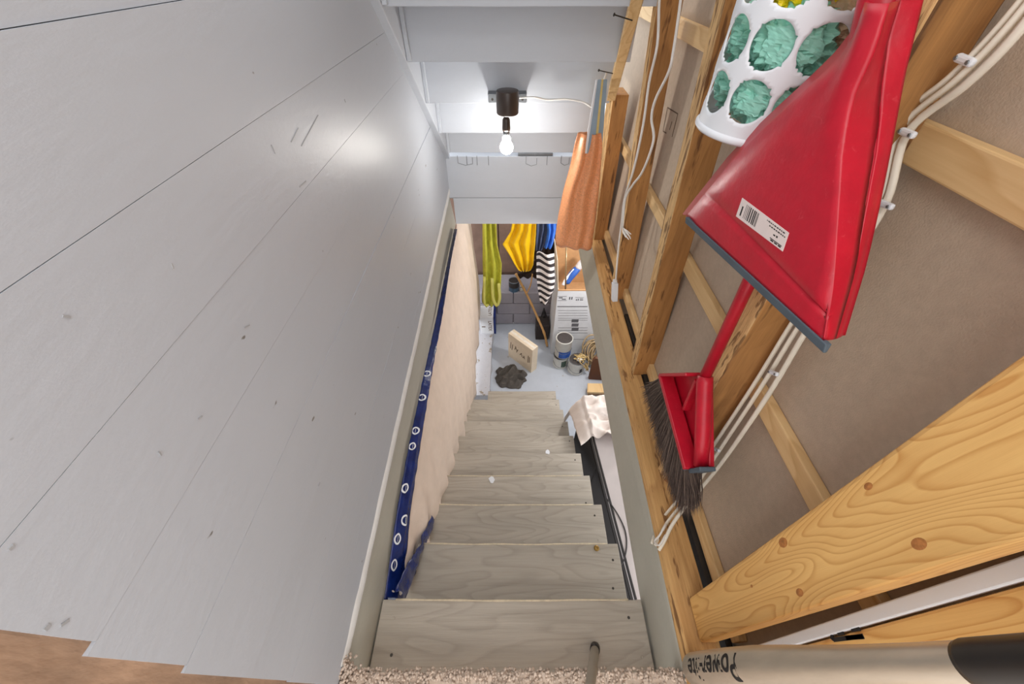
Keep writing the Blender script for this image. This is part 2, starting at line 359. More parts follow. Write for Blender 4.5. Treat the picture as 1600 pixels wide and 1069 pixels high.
def stud(bp, tp, t, d, ztop, mf, ms, name='stud', wob=.003, zc=.04):
    """bp, tp: photograph points on the near front edge at the plate and higher up; t along the wall, d into it"""
    a = hz(*bp, zc); k = tp
    X = .48
    for _ in range(20):
        q = hx(*k, X); X = xf(q.z) + (a.x - xf(zc))
    q = hx(*k, X); dirn = (q - a) / (q.z - a.z); top = a + dirn * (ztop - a.z)
    n = 24; b = B()
    def ring(f):
        p = a + (top - a) * f
        ws = [Vector((nz((f * 9, i * 5.0, bp[0])), nz((f * 9, i * 5.0 + 2, bp[1])), 0)) * wob for i in range(4)]
        return [p + ws[0], p + Vector((d, 0, 0)), p + Vector((d, t, 0)), p + Vector((0, t, 0)) + ws[3]]
    R = [ring(i / n) for i in range(n + 1)]
    vs = [p for r in R for p in r]
    b.cur = 1
    for i in range(n):
        for k2 in range(4):
            b.cur = 0 if k2 == 3 else 1
            kk = (k2 + 1) % 4
            b.f.append([i * 4 + k2, i * 4 + kk, (i + 1) * 4 + kk, (i + 1) * 4 + k2]); b.mi.append(b.cur)
    b.v = vs; b.f += [[0, 3, 2, 1], [n * 4, n * 4 + 1, n * 4 + 2, n * 4 + 3]]; b.mi += [1, 1]
    return b.build(name, [mf, ms], wr, bevel=.003)
stud((928, 375), (958, 150), .14, .075, .84, M_ROUGH, M_SIDE)
stud((957, 468), (1029, 0), .055, .08, 1.9, M_ROUGH, M_SIDE)
stud((989, 586), (1134, 0), .058, .085, 1.9, M_ROUGH, M_SIDE)
# the stud that carries broom and dustpan: broad face towards the landing
b = B()
nseg = 26
prev = None
vs = []
for i in range(nseg + 1):
    z = lerp(.04, 1.9, i / nseg); x0 = xf(z) - .006; yy = .548 + .006 * nz((z * 5, 1, 9)); yb_ = .495 + .075 * min(z, 1.3); wv = .008 * nz((z * 6, 4, 2))
    vs += [Vector((x0 + .012 + wv, yy, z)), Vector((.577, yb_, z)), Vector((.577, yb_ + .055, z)), Vector((x0 + .002, yy + .045, z))]
b.v = vs
for i in range(nseg):
    for k in range(4):
        kk = (k + 1) % 4; b.f.append([i * 4 + k, i * 4 + kk, i * 4 + 4 + kk, i * 4 + 4 + k]); b.mi.append(0 if k == 3 else 1)
b.f += [[3, 2, 1, 0], [nseg * 4 + k for k in range(4)]]; b.mi += [1, 1]
b.build('stud', [M_ROUGH, M_SIDE2], wr, bevel=.004)
# new pine stud laid flat and its neighbour
b = B()
def pine(u, v):
    return None
b.hexa([(.500, .103, .045), (.545, .103, .045), (.545, .214, .05), (.500, .200, .05), (.500, .122, 2.0), (.545, .122, 2.0), (.545, .296, 2.0), (.500, .284, 2.0)])
pn = b.build('pine_stud', M_PINE, wr, bevel=.006)
pn['label'] = 'new yellow pine stud with knots'
b = B(); b.hexa([(.555, -.12, .04), (.597, -.12, .04), (.597, .055, .04), (.555, .055, .04), (.555, -.12, 2.0), (.597, -.12, 2.0), (.597, .135, 2.0), (.555, .135, 2.0)])
b.build('pine_stud', M_PINE, wr, bevel=.004)
b = B(); b.hexa([(.553, .058, .042), (.566, .058, .042), (.566, .075, .042), (.553, .075, .042), (.553, .138, 2.0), (.566, .138, 2.0), (.566, .160, 2.0), (.553, .160, 2.0)]); b.build('white_bead', M_WPLAS, wr, bevel=.002)
# knots of the pine stud
M_KNOT = plain('pine_knot', (172, 112, 58), .55, 0, .3, 160)
for px, py, r in ((1223, 848, .0085), (1249, 926, .0065), (1356, 760, .005), (1435, 850, .007), (1174, 916, .003)):
    p = hx(px, py, .4995); b = B()
    b.grid(lambda u, v, p=p, r=r: p + Vector((.0006 - .0016 * (1 - v), math.cos(6.283 * u) * r * v, math.sin(6.283 * u) * r * 1.7 * v)), 16, 4, True)
    b.build('knot', M_KNOT, pn)
# sloped board that closes the wall under the upper stair
b = B()
e0, e1 = Vector((.372, 1.583, 1.204)), Vector((.445, 2.03, .83)); dd = (e1 - e0)
A, Z = e0 - dd * .9, e0 + dd * 1.04
cx = Vector((.040, 0, 0)); cy = Vector((.012, .05, .055))
b.hexa([A, A + cx, A + cx + cy, A + cy, Z, Z + cx, Z + cx + cy, Z + cy]); b.build('sloped_plate', M_STRAP, wr, bevel=.003)
# printed marks on the drywall back
b = B()
for (p, q) in (((1043, 168), (1059, 178)), ((1059, 178), (1050, 214)), ((1043, 168), (1036, 205)), ((1050, 190), (1046, 203)), ((1036, 205), (1041, 208))):
    b.bar(hx(*p, XD - .0006), hx(*q, XD - .0006), .004, .001, (1, 0, 0))
b.build('printed_mark', M_INKG, wr)
b = B(); o = hx(1318, 991, .5546)
for (p, q) in (((1300, 992), (1300, 1000)), ((1302, 1000), (1349, 994)), ((1322, 997), (1349, 995)), ((1308, 990), (1318, 988)), ((1330, 984), (1343, 982))):
    b.bar(hx(*p, .5546), hx(*q, .5546), .006, .001, (1, 0, 0))
b.build('printed_mark', M_INK, wr)

# ---- basement shell
ZF = -1.795
struct(B().box((-1.6, -.3, ZF - .05), (1.9, 3.26, ZF)).build('floor', M_FLOOR), 'pale blue grey painted basement floor')
wb = struct(B().box((-1.6, 3.62, ZF - .05), (1.9, 3.68, -.05)).build('wall_back', M_BROWNW), 'brown back wall of the basement above concrete blocks')
B().box((-1.6, 3.262, ZF), (1.9, 3.60, -1.335)).build('block_core', M_CONC, wb)
for r in range(3):
    for k in range(9):
        x = -1.5 + k * .38 + (.19 if r % 2 else 0); z = ZF + .012 + r * .158
        B().box((x, 3.235 + random.uniform(-.004, .004), z), (x + .370, 3.275, z + .150)).build('concrete_block', M_CONC, wb, bevel=.006)
for k in range(7):
    x = -1.4 + k * .42
    B().box((x, 3.60, -1.3), (x + .41, 3.622 + random.uniform(-.004, .004), -.1)).build('backing_board', M_BROWNW, wb, bevel=.004)
struct(B().box((1.8, -.3, ZF), (1.9, 3.6, -.1)).build('wall_basement_right', M_CONC), 'painted basement side wall')
b = B()
b.grid(lambda u, v: Vector((-.215 + .012 * nz((u * 9, v, 1)) - .02 * u if v > .5 else -.213 + .02 * nz((u * 7, 5, 1)) - .012 * u, lerp(3.235, 2.14, u), -1.705 if v > .5 else ZF)), 40, 2)
bl = b
bl.box((-.75, 2.14, ZF), (-.222, 3.235, -1.703))
struct(bl.build('trim_5', M_LEDGE), 'chipped white concrete ledge at foot of the stairs')

# ================================================================== BASEMENT STAIRS
st = thing('basement_staircase', (0, .23, ZF), 'steep taupe painted wooden stairs going down to the basement', 'stairs')
Y0, Z0, RUN, RISE = .23, -.155, .212, .164
for k in range(10):
    y = Y0 + RUN * k; z = Z0 - RISE * k
    xl, xr = (-.424, .424) if k == 0 else (-.40, .42)
    if k == 9: xl = -.23
    dx = .004 * nz((k * 3.3, 1, 1)); tl = .004 * nz((k * 5.1, 2, 7))
    b = B(); n = 20
    def sag(u, k=k): return -.0035 * math.sin(math.pi * u) + .0018 * nz((u * 6, k * 2.2, 5))
    yb = y - RUN - .03
    pts_t = [Vector((lerp(xl, xr, i / n) + dx, y + sag(i / n), z + tl * (i / n - .5))) for i in range(n + 1)]
    vs = []
    for p in pts_t: vs += [p, p + Vector((0, 0, -.033)), Vector((p.x, yb, p.z - .033)), Vector((p.x, yb, p.z))]
    b.v = vs
    for i in range(n):
        for q in range(4):
            qq = (q + 1) % 4; b.f.append([i * 4 + q, i * 4 + qq, i * 4 + 4 + qq, i * 4 + 4 + q]); b.mi.append(0)
    b.f += [[0, 1, 2, 3], [n * 4 + 3, n * 4 + 2, n * 4 + 1, n * 4]]; b.mi += [0, 0]
    td = b.build('tread', M_TREAD, st, bevel=.003)
    if k < 4:                                  # worn front edge where the paint is gone
        b = B(); e = [p + Vector((0, .0004, -.001)) for p in pts_t[1:-1]]
        b.tube(e, [.0030 * (1 + .7 * nz((i * .7, k, 3))) for i in range(len(e))], 6); b.build('worn_edge', M_NOSE, td, smooth=True)
    for sx in (-.385, .375):
        for sy in (.05, .15):
            b = B(); b.lathe([(.0045, 0), (.004, .0012), (.002, .0016)], (sx + random.uniform(-.02, .02), y - sy + random.uniform(-.01, .01), z + .0002), 8); b.build('nail_head', M_NAIL if random.random() < .5 else M_TREAD, td)
    if k < 9: B().box((xl + .01, yb + .02, z - RISE), (xr - .01, yb + .036, z - .034)).build('riser', M_TREAD, st)
for x0 in (-.418, .385):
    b = B(); b.prism([(x0, .03, -.30), (x0, .03, -.36), (x0, Y0 + RUN * 9 - .07, ZF), (x0, Y0 + RUN * 9 + .0, ZF), (x0, Y0 + RUN * 9 - .02, ZF + .12)], (.03, 0, 0)); b.build('stringer', M_TREAD, st)
b = B(); p = hz(932, 857, Z0 - RISE); b.lathe([(.011, 0), (.011, .003), (.007, .006), (.002, .007)], p, 12); b.build('brass_bolt', plain('brass', (150, 120, 66), .4, .8), st)
# white flakes of paint lying on the treads
for px, py, z, r in ((856, 707, Z0 - RISE * 4, .014), (768, 750, Z0 - RISE * 3, .017)):
    c = hz(px, py, z); b = B()
    pl = [c + Vector((math.cos(a) * r * random.uniform(.5, 1.2), math.sin(a) * r * random.uniform(.8, 1.5), .001)) for a in [i * .9 for i in range(7)]]
    b.prism(pl, (0, 0, .002)); tag(b.build('paint_flake', M_WPLAS), 'smaller white paint flake on a tread beside the dark cabinet' if px > 800 else 'larger white paint flake on a tread nearer the pink sheet', 'flake', 'white flakes on the treads')

# ================================================================== UPPER STAIRS (seen from behind and below)
us = thing('upper_staircase', (0, 2.85, .1), 'underside of grey painted stairs above with riser backs', 'stairs')
ry_ = [1.36, 1.612, 1.832, 2.082, 2.330, 2.552]; rz_ = [1.39, 1.186, 1.002, .797, .588, .402]
for i in range(6):
    zt = rz_[i - 1] if i else 1.60
    B().box((-.41, ry_[i], rz_[i]), (.47, ry_[i] + .022, zt + .002)).build('riser', M_RISER, us, bevel=.002)
    ya = ry_[i - 1] if i else 1.12
    B().box((-.41, ya + .023, zt), (.47, ry_[i] + .04, zt + .024)).build('tread', M_RISER, us, bevel=.002)
b = B()
sa, sb = Vector((0, 1.10, 1.595)), Vector((0, 2.60, .345)); nn = Vector((0, .835, 1)).normalized()
b.prism([(-.4505, sa.y, sa.z), (-.4505, sb.y, sb.z), (-.4505, sb.y + nn.y * .02, sb.z + .24), (-.4505, sa.y + nn.y * .22, sa.z + .24)], (.038, 0, 0))
b.build('stringer', M_RISER, us, bevel=.003)
for i in range(1, 6):                           # nailing cleats at the stringer
    b = B(); b.box((-.412, ry_[i] - .022, rz_[i] + .005), (-.396, ry_[i] - .001, rz_[i] + .17)); b.build('cleat', M_RISER, us, bevel=.002)

# ================================================================== LAMP under the upper stairs
M_BULB, nt, bs = _new('lit_bulb'); bs.inputs['Base Color'].default_value = (1, 1, 1, 1)
bs.inputs['Emission Color'].default_value = (1, .96, .9, 1); bs.inputs['Emission Strength'].default_value = BULB_STRENGTH
yl = 1.985
pc = hy(793, 164, yl)
lm = thing('bare_bulb_lamp', (pc.x, yl, pc.z + .06), 'lit bare bulb hanging from brown round lampholder under stairs', 'lamp')
zt, zb = hy(793, 149, yl).z, hy(793, 178, yl).z
b = B(); b.lathe([(.048, zb), (.052, zb + .006), (.053, zt - .004), (.050, zt + .02)], (pc.x, yl, 0), 32); b.build('lampholder', M_BROWNP, lm, smooth=True, bevel=.002)
b = B(); p0 = hy(763, 143, 2.078); p1 = hy(822, 161, 2.078); b.box((p0.x, 2.0785, p1.z), (p1.x, 2.0815, p0.z)); b.box((p0.x, 2.02, p0.z), (p1.x, 2.0815, p0.z + .003))
br = b.build('bracket', M_GALV, lm, bevel=.001)
for k in range(5):
    b = B(); b.lathe([(.006, 0), (.006, .001)], (lerp(p0.x, p1.x, .1 + k * .2), 2.0784, p1.z + .015 + .02 * (k % 2)), 8, (0, -1, 0)); b.build('hole', M_NAIL, br)
bx, zc = hy(791, 190, yl).x, zb
b = B(); b.tube([(bx - .006, yl, zc), (bx - .003, yl, zc - .028)], .0022, 6); b.tube([(bx + .006, yl, zc), (bx + .003, yl, zc - .028)], .0022, 6); b.build('wire', M_NAIL, lm)
z1 = hy(792, 182, yl).z; z2 = hy(792, 204, yl).z; z3 = hy(792, 213, yl).z; z4 = hy(792, 240, yl).z
b = B(); b.lathe([(.010, z1), (.018, z1 - .012), (.020, z2 + .01), (.019, z2)], (bx, yl, 0), 20); b.build('socket', M_BROWNP, lm, smooth=True)
b = B(); b.lathe([(.0155, z2), (.0165, z2 - .01), (.0155, z3)], (bx, yl, 0), 20); b.build('collar', M_GALV, lm, smooth=True)
b = B(); R = .033; zc = z4 + R * .9
prof = [(.015, z3 + .002), (.020, z3 - .008)] + [(R * math.sin(a), zc + R * math.cos(a)) for a in [.7 + k * .24 for k in range(11)]] + [(.001, zc - R)]
b.lathe(prof, (bx, yl, 0), 24); b.build('bulb', M_BULB, lm, smooth=True)
b = B(); b.tube(knots([hy(812, 153, 2.06), hy(835, 152, 2.04), hy(856, 156, 2.05), hy(885, 155, 2.02), hy(912, 160, 2.0), hy(928, 168, 1.97), hy(936, 150, 2.0), hy(948, 112, 1.99)]), .0042, 6)
b.build('cable', M_CORD2, lm, smooth=True)

# ================================================================== HANGING SHEET beside the stairs
YS0, YS1 = .262, 3.17
sh = thing('wrapped_sheet', (-.40, 1.2, ZF), 'long pale pink sheet with blue printed film edge hanging beside stairs', 'sheet')
def stair_z(y): return Z0 - RISE * (y - Y0) / RUN
def low(y):
    return max(stair_z(y) - .115, -1.66) if y < 2.2 else ease([(2.2, -1.66), (3.2, -1.45)], y)
def top(y): return ease([(0, -.175), (.3, -.160), (2.6, -.128), (3.3, -.13)], y)
def sheet(u, v):
    y = lerp(YS0, YS1, u); zt = top(y); zb = low(y); hgt = zt - zb
    z = lerp(zt, zb, v)
    bulge = .055 * math.sin(math.pi * min(1, v * 1.02)) * min(1, hgt / .4)
    fold = .010 * math.sin(y * 34 + 5 * v + 2 * nz((y * 2, v * 2, 1))) * (.25 + v) + .018 * nz((y * 5 + v * 2.2, v * 1.5, 8))
    inn = ease([(0, .012), (.3, .03), (.55, .055), (1.5, .06), (2.4, .05), (3.2, .06)], y) * v
    return Vector((-.424 + .004 + inn + bulge * .62 * min(1, v * 5) + fold * min(1, hgt / .35), y + .012 * nz((y * 3, v * 6, 2)), z))
b = B(); b.grid(sheet, 150, 40); b.build('sheet', M_FABRIC, sh, smooth=True, solid=.004)
FO_ = [hx(*p, -.4225) for p in ((600, 938), (620, 800), (638, 700), (659, 600), (681, 500), (699, 410), (710, 357))]
FI_ = [hx(*p, -.388) for p in ((629, 938), (641, 800), (656, 700), (672, 600), (690, 500), (704, 410), (714, 357))]
def film(u, v):
    t = u * 5.98; k = int(t); f = t - k
    p = lerp(lerp(FO_[k], FO_[k + 1], f), lerp(FI_[k], FI_[k + 1], f), v)
    return p + Vector((.007 * math.sin(v * math.pi) + .0022 * nz((p.y * 26, v * 5, 3)) + .003 * math.sin(v * 14 + 3 * nz((p.y * 4, 1, 1))) * (v * (1 - v) * 3), 0, 0))
b = B(); b.grid(film, 160, 9); fl = b.build('blue_film', M_BLUE, sh, smooth=True, solid=.002)
b = B()
def film2(u, v):
    y = lerp(.236, .56, u); z = stair_z(max(.24, y)) - .02; k = ease([(0, .16), (1, .10)], u)
    return Vector((-.365 + .015 * u + .014 * nz((u * 9, v * 3, 1)) + .008 * math.sin(v * 5), y + .01 * math.sin(v * 6 + u * 8), lerp(z + k - .05, z - .06, v)))
b.grid(film2, 40, 10); b.build('blue_film', M_BLUE, sh, smooth=True, solid=.002)
for i, (px, py) in enumerate(((610, 885), (616, 838), (630, 817), (632, 755), (646, 700), (645, 655), (660, 620), (668, 575), (676, 540), (687, 480), (697, 430))):   # white ovals printed on the film
    best = min(((film(a / 80, c / 10) - hx(px, py, -.403)).length, a / 80, c / 10) for a in range(80) for c in range(2, 9)); u0, v0 = best[1], best[2]; rr = .019
    b = B(); n = 18
    pu = (film(min(1, u0 + .02), v0) - film(u0, v0)).length / .02; pv = (film(u0, 1) - film(u0, 0)).length
    def on(a, k, u0=u0, v0=v0, pu=pu, pv=pv):
        return film(min(1, max(0, u0 + math.cos(a) * rr * k / pu)), min(1, max(0, v0 + math.sin(a) * rr * .8 * k / pv))) + Vector((.0026, 0, .0006))
    b.grid(lambda u, v: on(u * 6.283, .66 + .34 * v), n, 2, True)
    for s_ in (-.4, -.05, .3):
        b.add([on(math.pi, .5) + Vector((0, 0, 0)), on(0, .5), on(.25, .5), on(math.pi - .25, .5)], [(0, 1, 2, 3)])
        break
    b.build('printed_oval', M_WPLAS, fl)

# ================================================================== THINGS ON THE STUD WALL
# ---- dustpan, hung by its handle with the mouth down
P_L, P_R = hx(1072, 341, .362), hx(1297, 536, .402)
dm = (P_L + P_R) / 2
DR = [[(1067, 335, .392), (1076, 340, .362), (1288, 532, .398), (1304, 530, .420), (1315, 524, .440)],
      [(1148, 233, .400), (1162, 241, .368), (1302, 440, .397), (1334, 425, .426), (1348, 414, .446)],
      [(1210, 173, .410), (1224, 182, .374), (1308, 335, .396), (1352, 330, .431), (1367, 330, .451)],
      [(1257, 130, .417), (1271, 139, .380), (1314, 235, .393), (1371, 228, .436), (1388, 224, .454)],
      [(1303, 86, .425), (1316, 96, .388), (1332, 152, .390), (1380, 124, .436), (1408, 116, .454)],
      [(1332, 49, .430), (1341, 58, .393), (1366, 80, .388), (1388, 56, .432), (1424, 50, .452)],
      [(1350, 0, .432), (1358, 4, .398), (1388, 6, .385), (1406, 0, .426), (1436, 0, .445)]]
DR = [[hx(*p) for p in r] for r in DR]
nrm = (DR[0][2] - DR[0][1]).cross(DR[3][1] - DR[0][1]).normalized()
if nrm.x > 0: nrm = -nrm
dp = thing('dustpan', dm, 'red plastic dustpan hanging mouth down with barcode sticker and grey lip', 'dustpan')
def drow(t):
    k = min(5, int(t)); f = t - k
    return [lerp(a, c, f) for a, c in zip(DR[k], DR[k + 1])]
def dline(t):
    fo, fe, nr, rb, no = drow(t); out = [fo + nrm * -.004, fo, lerp(fo, fe, .45) + nrm * -.004, lerp(fo, fe, .8) + nrm * .002]
    boss = ease([(0, 0), (2.2, .0), (3.4, .006), (5, .012), (6, .010)], t)
    crease = -.003 if .38 < t < .46 else 0
    for k in range(1, 12):
        q = k / 11; out.append(lerp(fe, nr, q) + nrm * (boss * math.sin(math.pi * min(1, q * 1.0)) + (crease if .06 < q < .94 else 0)))
    out += [lerp(nr, rb, .12) + nrm * .003, lerp(nr, rb, .35) + nrm * .001, lerp(nr, rb, .7), rb - nrm * .001, rb + nrm * .0035, lerp(rb, no, .15) + nrm * .0005, lerp(rb, no, .6) - nrm * .001, no, no - nrm * .004]
    return out
ts = [0, .06, .15, .3, .37, .40, .43, .47, .6, .9, 1.3, 1.7, 2.1, 2.5, 2.9, 3.3, 3.7, 4.1, 4.5, 4.9, 5.3, 5.7, 6.0]
rows = [dline(t) for t in ts]; m_ = len(rows[0]); b = B()
b.add([p for r in rows for p in r], [(j * m_ + i, j * m_ + i + 1, (j + 1) * m_ + i + 1, (j + 1) * m_ + i) for j in range(len(rows) - 1) for i in range(m_ - 1)])
b.build('pan', M_RED, dp, smooth=True, solid=.003)
e5, e6 = drow(5.0), drow(6.0); hd2 = (sum((p for p in e6), Vector()) - sum((p for p in e5), Vector())).normalized(); hc = (e6[0] + e6[4]) / 2 + Vector((-.012, 0, 0))
acr = (e6[4] - e6[0]).normalized(); b = B()
def hsec(k): return [hc + hd2 * k[0] + acr * (math.cos(q * 6.283 / 16) * k[1]) + nrm * (math.sin(q * 6.283 / 16) * k[2]) for q in range(16)]
ks = [(-.10, .017, .013), (-.05, .020, .016), (0, .0225, .019), (.06, .020, .018), (.16, .019, .016), (.24, .019, .014), (.255, .012, .008)]
b.add([p for k in ks for p in hsec(k)], [(j * 16 + i, j * 16 + (i + 1) % 16, (j + 1) * 16 + (i + 1) % 16, (j + 1) * 16 + i) for j in range(len(ks) - 1) for i in range(16)] + [tuple(range(15, -1, -1)), tuple(range((len(ks) - 1) * 16, len(ks) * 16))])
b.build('handle', M_RED, dp, smooth=True)
lp0, lp1 = DR[0][1] + nrm * .001, DR[0][2] + nrm * .001; dn = (lp0 - DR[1][1]).normalized() * .3 + (lp1 - DR[1][2]).normalized() * .7; dn.normalize()
b = B(); ext = (lp1 - lp0).normalized()
qa, qb = lp0 - ext * .006, lp1 + ext * .008
b.hexa([qa - nrm * .006, qb - nrm * .006, qb - nrm * .004 + dn * .013, qa - nrm * .004 + dn * .013, qa + nrm * .003, qb + nrm * .003, qb + nrm * .001 + dn * .013, qa + nrm * .001 + dn * .013])
b.build('rubber_lip', M_GREYRUB, dp, bevel=.0015)
# the sticker: corners taken on the pan's face
from mathutils.bvhtree import BVHTree
_bv = BVHTree.FromPolygons([p for r in rows for p in r], [(j * m_ + i, j * m_ + i + 1, (j + 1) * m_ + i + 1, (j + 1) * m_ + i) for j in range(len(rows) - 1) for i in range(m_ - 1)])
def stk(a, c_, l=.0):
    """point on the pan's face at (a, c_) of the sticker, lifted off the plastic"""
    px = 1160 + (1233 - 1160) * a + (1150 - 1160) * c_; py = 309 + (364 - 309) * a + (338 - 309) * c_
    r = _ray(px, py).normalized(); h = _bv.ray_cast(_O, r)[0]
    return h - r * (.0026 + l)
b = B(); b.grid(lambda u, v: stk(u, v), 14, 7); lb = b.build('sticker', M_LABEL, dp, solid=.0006)
b = B()
def patch(a0, a1, c0, c1):
    n = max(1, int((a1 - a0) / .06)); m = max(1, int((c1 - c0) / .2)); b.grid(lambda u, v: stk(lerp(a0, a1, u), lerp(c0, c1, v), .0008), n + 1, m + 1)
x = .12
while x < .40:
    wd = random.choice((.008, .012, .02)); patch(x, x + wd, .14, .86); x += wd + random.choice((.01, .016, .02))
patch(.05, .075, .35, .85)
for k, (a, c2) in enumerate(((.55, .96), (.62, .97))):
    y_ = .13 + k * .16; t = a
    while t < c2 - .03:
        wd = random.uniform(.015, .045); patch(t, t + wd, y_, y_ + .06); t += wd + .014
patch(.70, .95, .80, .84); patch(.72, .78, .86, .93); patch(.80, .86, .86, .93); patch(.88, .94, .86, .93); patch(.74, .78, .55, .62); patch(.80, .83, .52, .62)
b.build('print', M_INK, lb)

# ---- hand broom hanging behind the dustpan
XB = .458
bt = thing('broom', hx(1108, 735, XB), 'red broom with dark angled bristles hanging behind the dustpan', 'broom')
h0, h1 = hx(1100, 592, XB), hx(1171, 440, XB); hd_ = (h1 - h0).normalized()
b = B(); b.tube([h0 - hd_ * .02, h0 + hd_ * .3, h0 + hd_ * .62, h0 + hd_ * .64], [.0125, .0125, .0125, .009], 20); b.build('handle', M_RED, bt, smooth=True)
def bp(px, py, x=XB): return hx(px, py, x)
# triangular head: outer plate, raised rim, socket, brace
TH = Vector((.034, 0, 0)); OF = Vector((-.012, 0, 0))
fb, nb, so, si = bp(1046, 586), bp(1088, 733), bp(1112, 596), bp(1091, 585)
b = B(); b.prism([bp(1048, 588, XB + .012), bp(1090, 730, XB + .012), bp(1108, 730, XB + .012), bp(1106, 590, XB + .012), bp(1090, 584, XB + .012)], TH * .4); b.build('head_back', M_REDD, bt, bevel=.003)
b = B()
b.bar(fb + OF, nb + OF, .040, .014, (0, .3, 1)); b.bar(fb + OF, si + OF, .040, .009, (0, .3, 1)); b.build('rim', M_RED, bt, bevel=.003)
b = B(); b.tube([bp(1102, 588), bp(1101, 600), bp(1098, 680), bp(1095, 728)], [.0175, .0185, .0180, .0165], 20); b.build('socket', M_RED, bt, smooth=True)
b = B(); b.bar(bp(1072, 640, XB + .003), bp(1092, 594, XB + .003), .020, .010, (0, .3, 1)); b.build('brace', M_RED, bt, bevel=.002)
b = B(); c0, c1 = bp(1083, 737), bp(1106, 733); b.bar(c0, c1, .038, .010, (0, .3, 1)); b.build('end_cap', M_GREYRUB, bt, bevel=.002)
b = B(); b.bar(fb + OF + Vector((0, .004, -.005)), nb + OF + Vector((0, 0, -.006)), .036, .004, (0, .3, 1)); b.build('edge_strip', M_GREYRUB, bt)
b = B()                                         # bristles
far_b, near_b = bp(1006, 607), bp(1080, 800)
low_l, low_r = bp(1058, 792), bp(1098, 742)
def rootp(q): return lerp(fb, bp(1092, 739), q) + Vector((0, .004, -.008))
TIP = [(0, bp(1005, 608)), (.25, bp(1020, 668)), (.5, bp(1037, 728)), (.7, bp(1052, 778)), (.85, bp(1068, 806)), (1, bp(1093, 796))]
for i in range(1500):
    b.cur = i % 3 % 2; q = random.random(); r0 = rootp(q) + Vector((random.uniform(-.022, .012), 0, -.002))
    t0 = ease(TIP, min(1, max(0, q + random.gauss(0, .03))))
    t0 = Vector((r0.x * .4 + t0.x * .6 + random.gauss(0, .007), t0.y, t0.z)) + Vector((0, random.gauss(0, .009), random.gauss(0, .010)))
    mid = lerp(r0, t0, .5) + Vector((random.gauss(0, .003), random.gauss(0, .004), 0)); wv = .0012
    side = (t0 - r0).cross(Vector((1, 0, 0))).normalized() * wv; s2 = Vector((wv, 0, 0))
    b.add([r0 + side, r0 - side * .6 + s2, r0 - side * .6 - s2, mid + side, mid - side * .6 + s2, mid - side * .6 - s2, t0], [(0, 1, 4, 3), (1, 2, 5, 4), (2, 0, 3, 5), (3, 4, 6), (4, 5, 6), (5, 3, 6)])
br_ = tag(b.build('bristles', [M_BRIST, plain('pale_bristle', (104, 88, 78), .5, 0, .2, 60)], bt), kind='stuff')

# ---- bag dispenser: white tube with round holes
ax, ay, zb0, RD = .466, .775, 1.085, .110
dsp = thing('bag_dispenser', (ax, ay, zb0), 'white plastic bag dispenser tube with round holes above the dustpan', 'dispenser')
NT, NZ_ = 150, 100; HT = .46
def cyl(th, z, r=RD): return Vector((ax - math.cos(th) * r, ay - math.sin(th) * r, z))
# th = 0 faces the stairs, positive th turns to the landing
HR = .0308
holes = [(.10 + .628 * c_, 1.145 + .073 * k) for c_ in range(-4, 6) for k in range(5)]
b = B(); idx = {}; vs = []; keep = set()
for j in range(NZ_ + 1):
    for i in range(NT):
        th = -math.pi + 2 * math.pi * i / NT; z = zb0 + HT * j / NZ_
        for (t0, z0) in holes:
            du = (th - t0) * RD; dv = z - z0; d = math.hypot(du, dv); cell = HT / NZ_ * 1.0
            if d < HR - cell * .6: keep.add((i, j))
            elif d < HR + cell * .55:
                th = t0 + du / d * HR / RD; z = z0 + dv / d * HR
        vs.append(cyl(th, z))
fs = []
for j in range(NZ_):
    for i in range(NT):
        q = [(i, j), ((i + 1) % NT, j), ((i + 1) % NT, j + 1), (i, j + 1)]
        if any(k in keep for k in q): continue
        fs.append([k[1] * NT + k[0] for k in q])
b.add(vs, fs); b.build('tube', M_WPLAS, dsp, smooth=True, solid=.0025)
b = B(); b.lathe([(RD - .012, .004), (RD + .003, .0), (RD + .0055, .003), (RD + .0055, .008), (RD + .002, .012), (RD - .004, .012)], (ax, ay, zb0 - .004), 60, cap=False); b.build('rim', M_WPLAS, dsp, smooth=True)
TEAL = plain('teal_bag_film', (138, 200, 182), .35, 0, .16, 22, .5, 40)
YEL = plain('yellow_bag_film', (242, 214, 20), .35, 0, .1, 22, .4, 40)
CLR = plain('tan_bag_film', (196, 168, 140), .35, 0, .2, 22, .4, 40)
def crumple(name, c0, rx, ry2, rz2, mat, label, seed, cat='plastic bag', group='bags in the dispenser', amp=.22, n=40):
    b = B(); c0 = Vector(c0)
    def f(u, v):
        a = 6.283 * u; p = math.pi * v; d = Vector((math.sin(p) * math.cos(a), math.sin(p) * math.sin(a), math.cos(p)))
        q = d * 2.2 + Vector((seed, seed * 2, 0)); r = 1 + amp * (1 - 2 * abs(nz(q, 1.2))) * 1.0 - amp + amp * .6 * nz(q, 3.1) + amp * .35 * (1 - 2 * abs(nz(q, 4.5)))
        p = c0 + Vector((d.x * rx, d.y * ry2, d.z * rz2)) * r; h2 = Vector((p.x - ax, p.y - ay, 0))
        if h2.length > RD - .006: h2 = h2.normalized() * (RD - .006 + .002 * nz(q, 5)); p = Vector((ax + h2.x, ay + h2.y, p.z))
        return p
    b.grid(f, n, n, True); o = b.build(name, mat, smooth=False)
    return tag(o, label, cat, group)
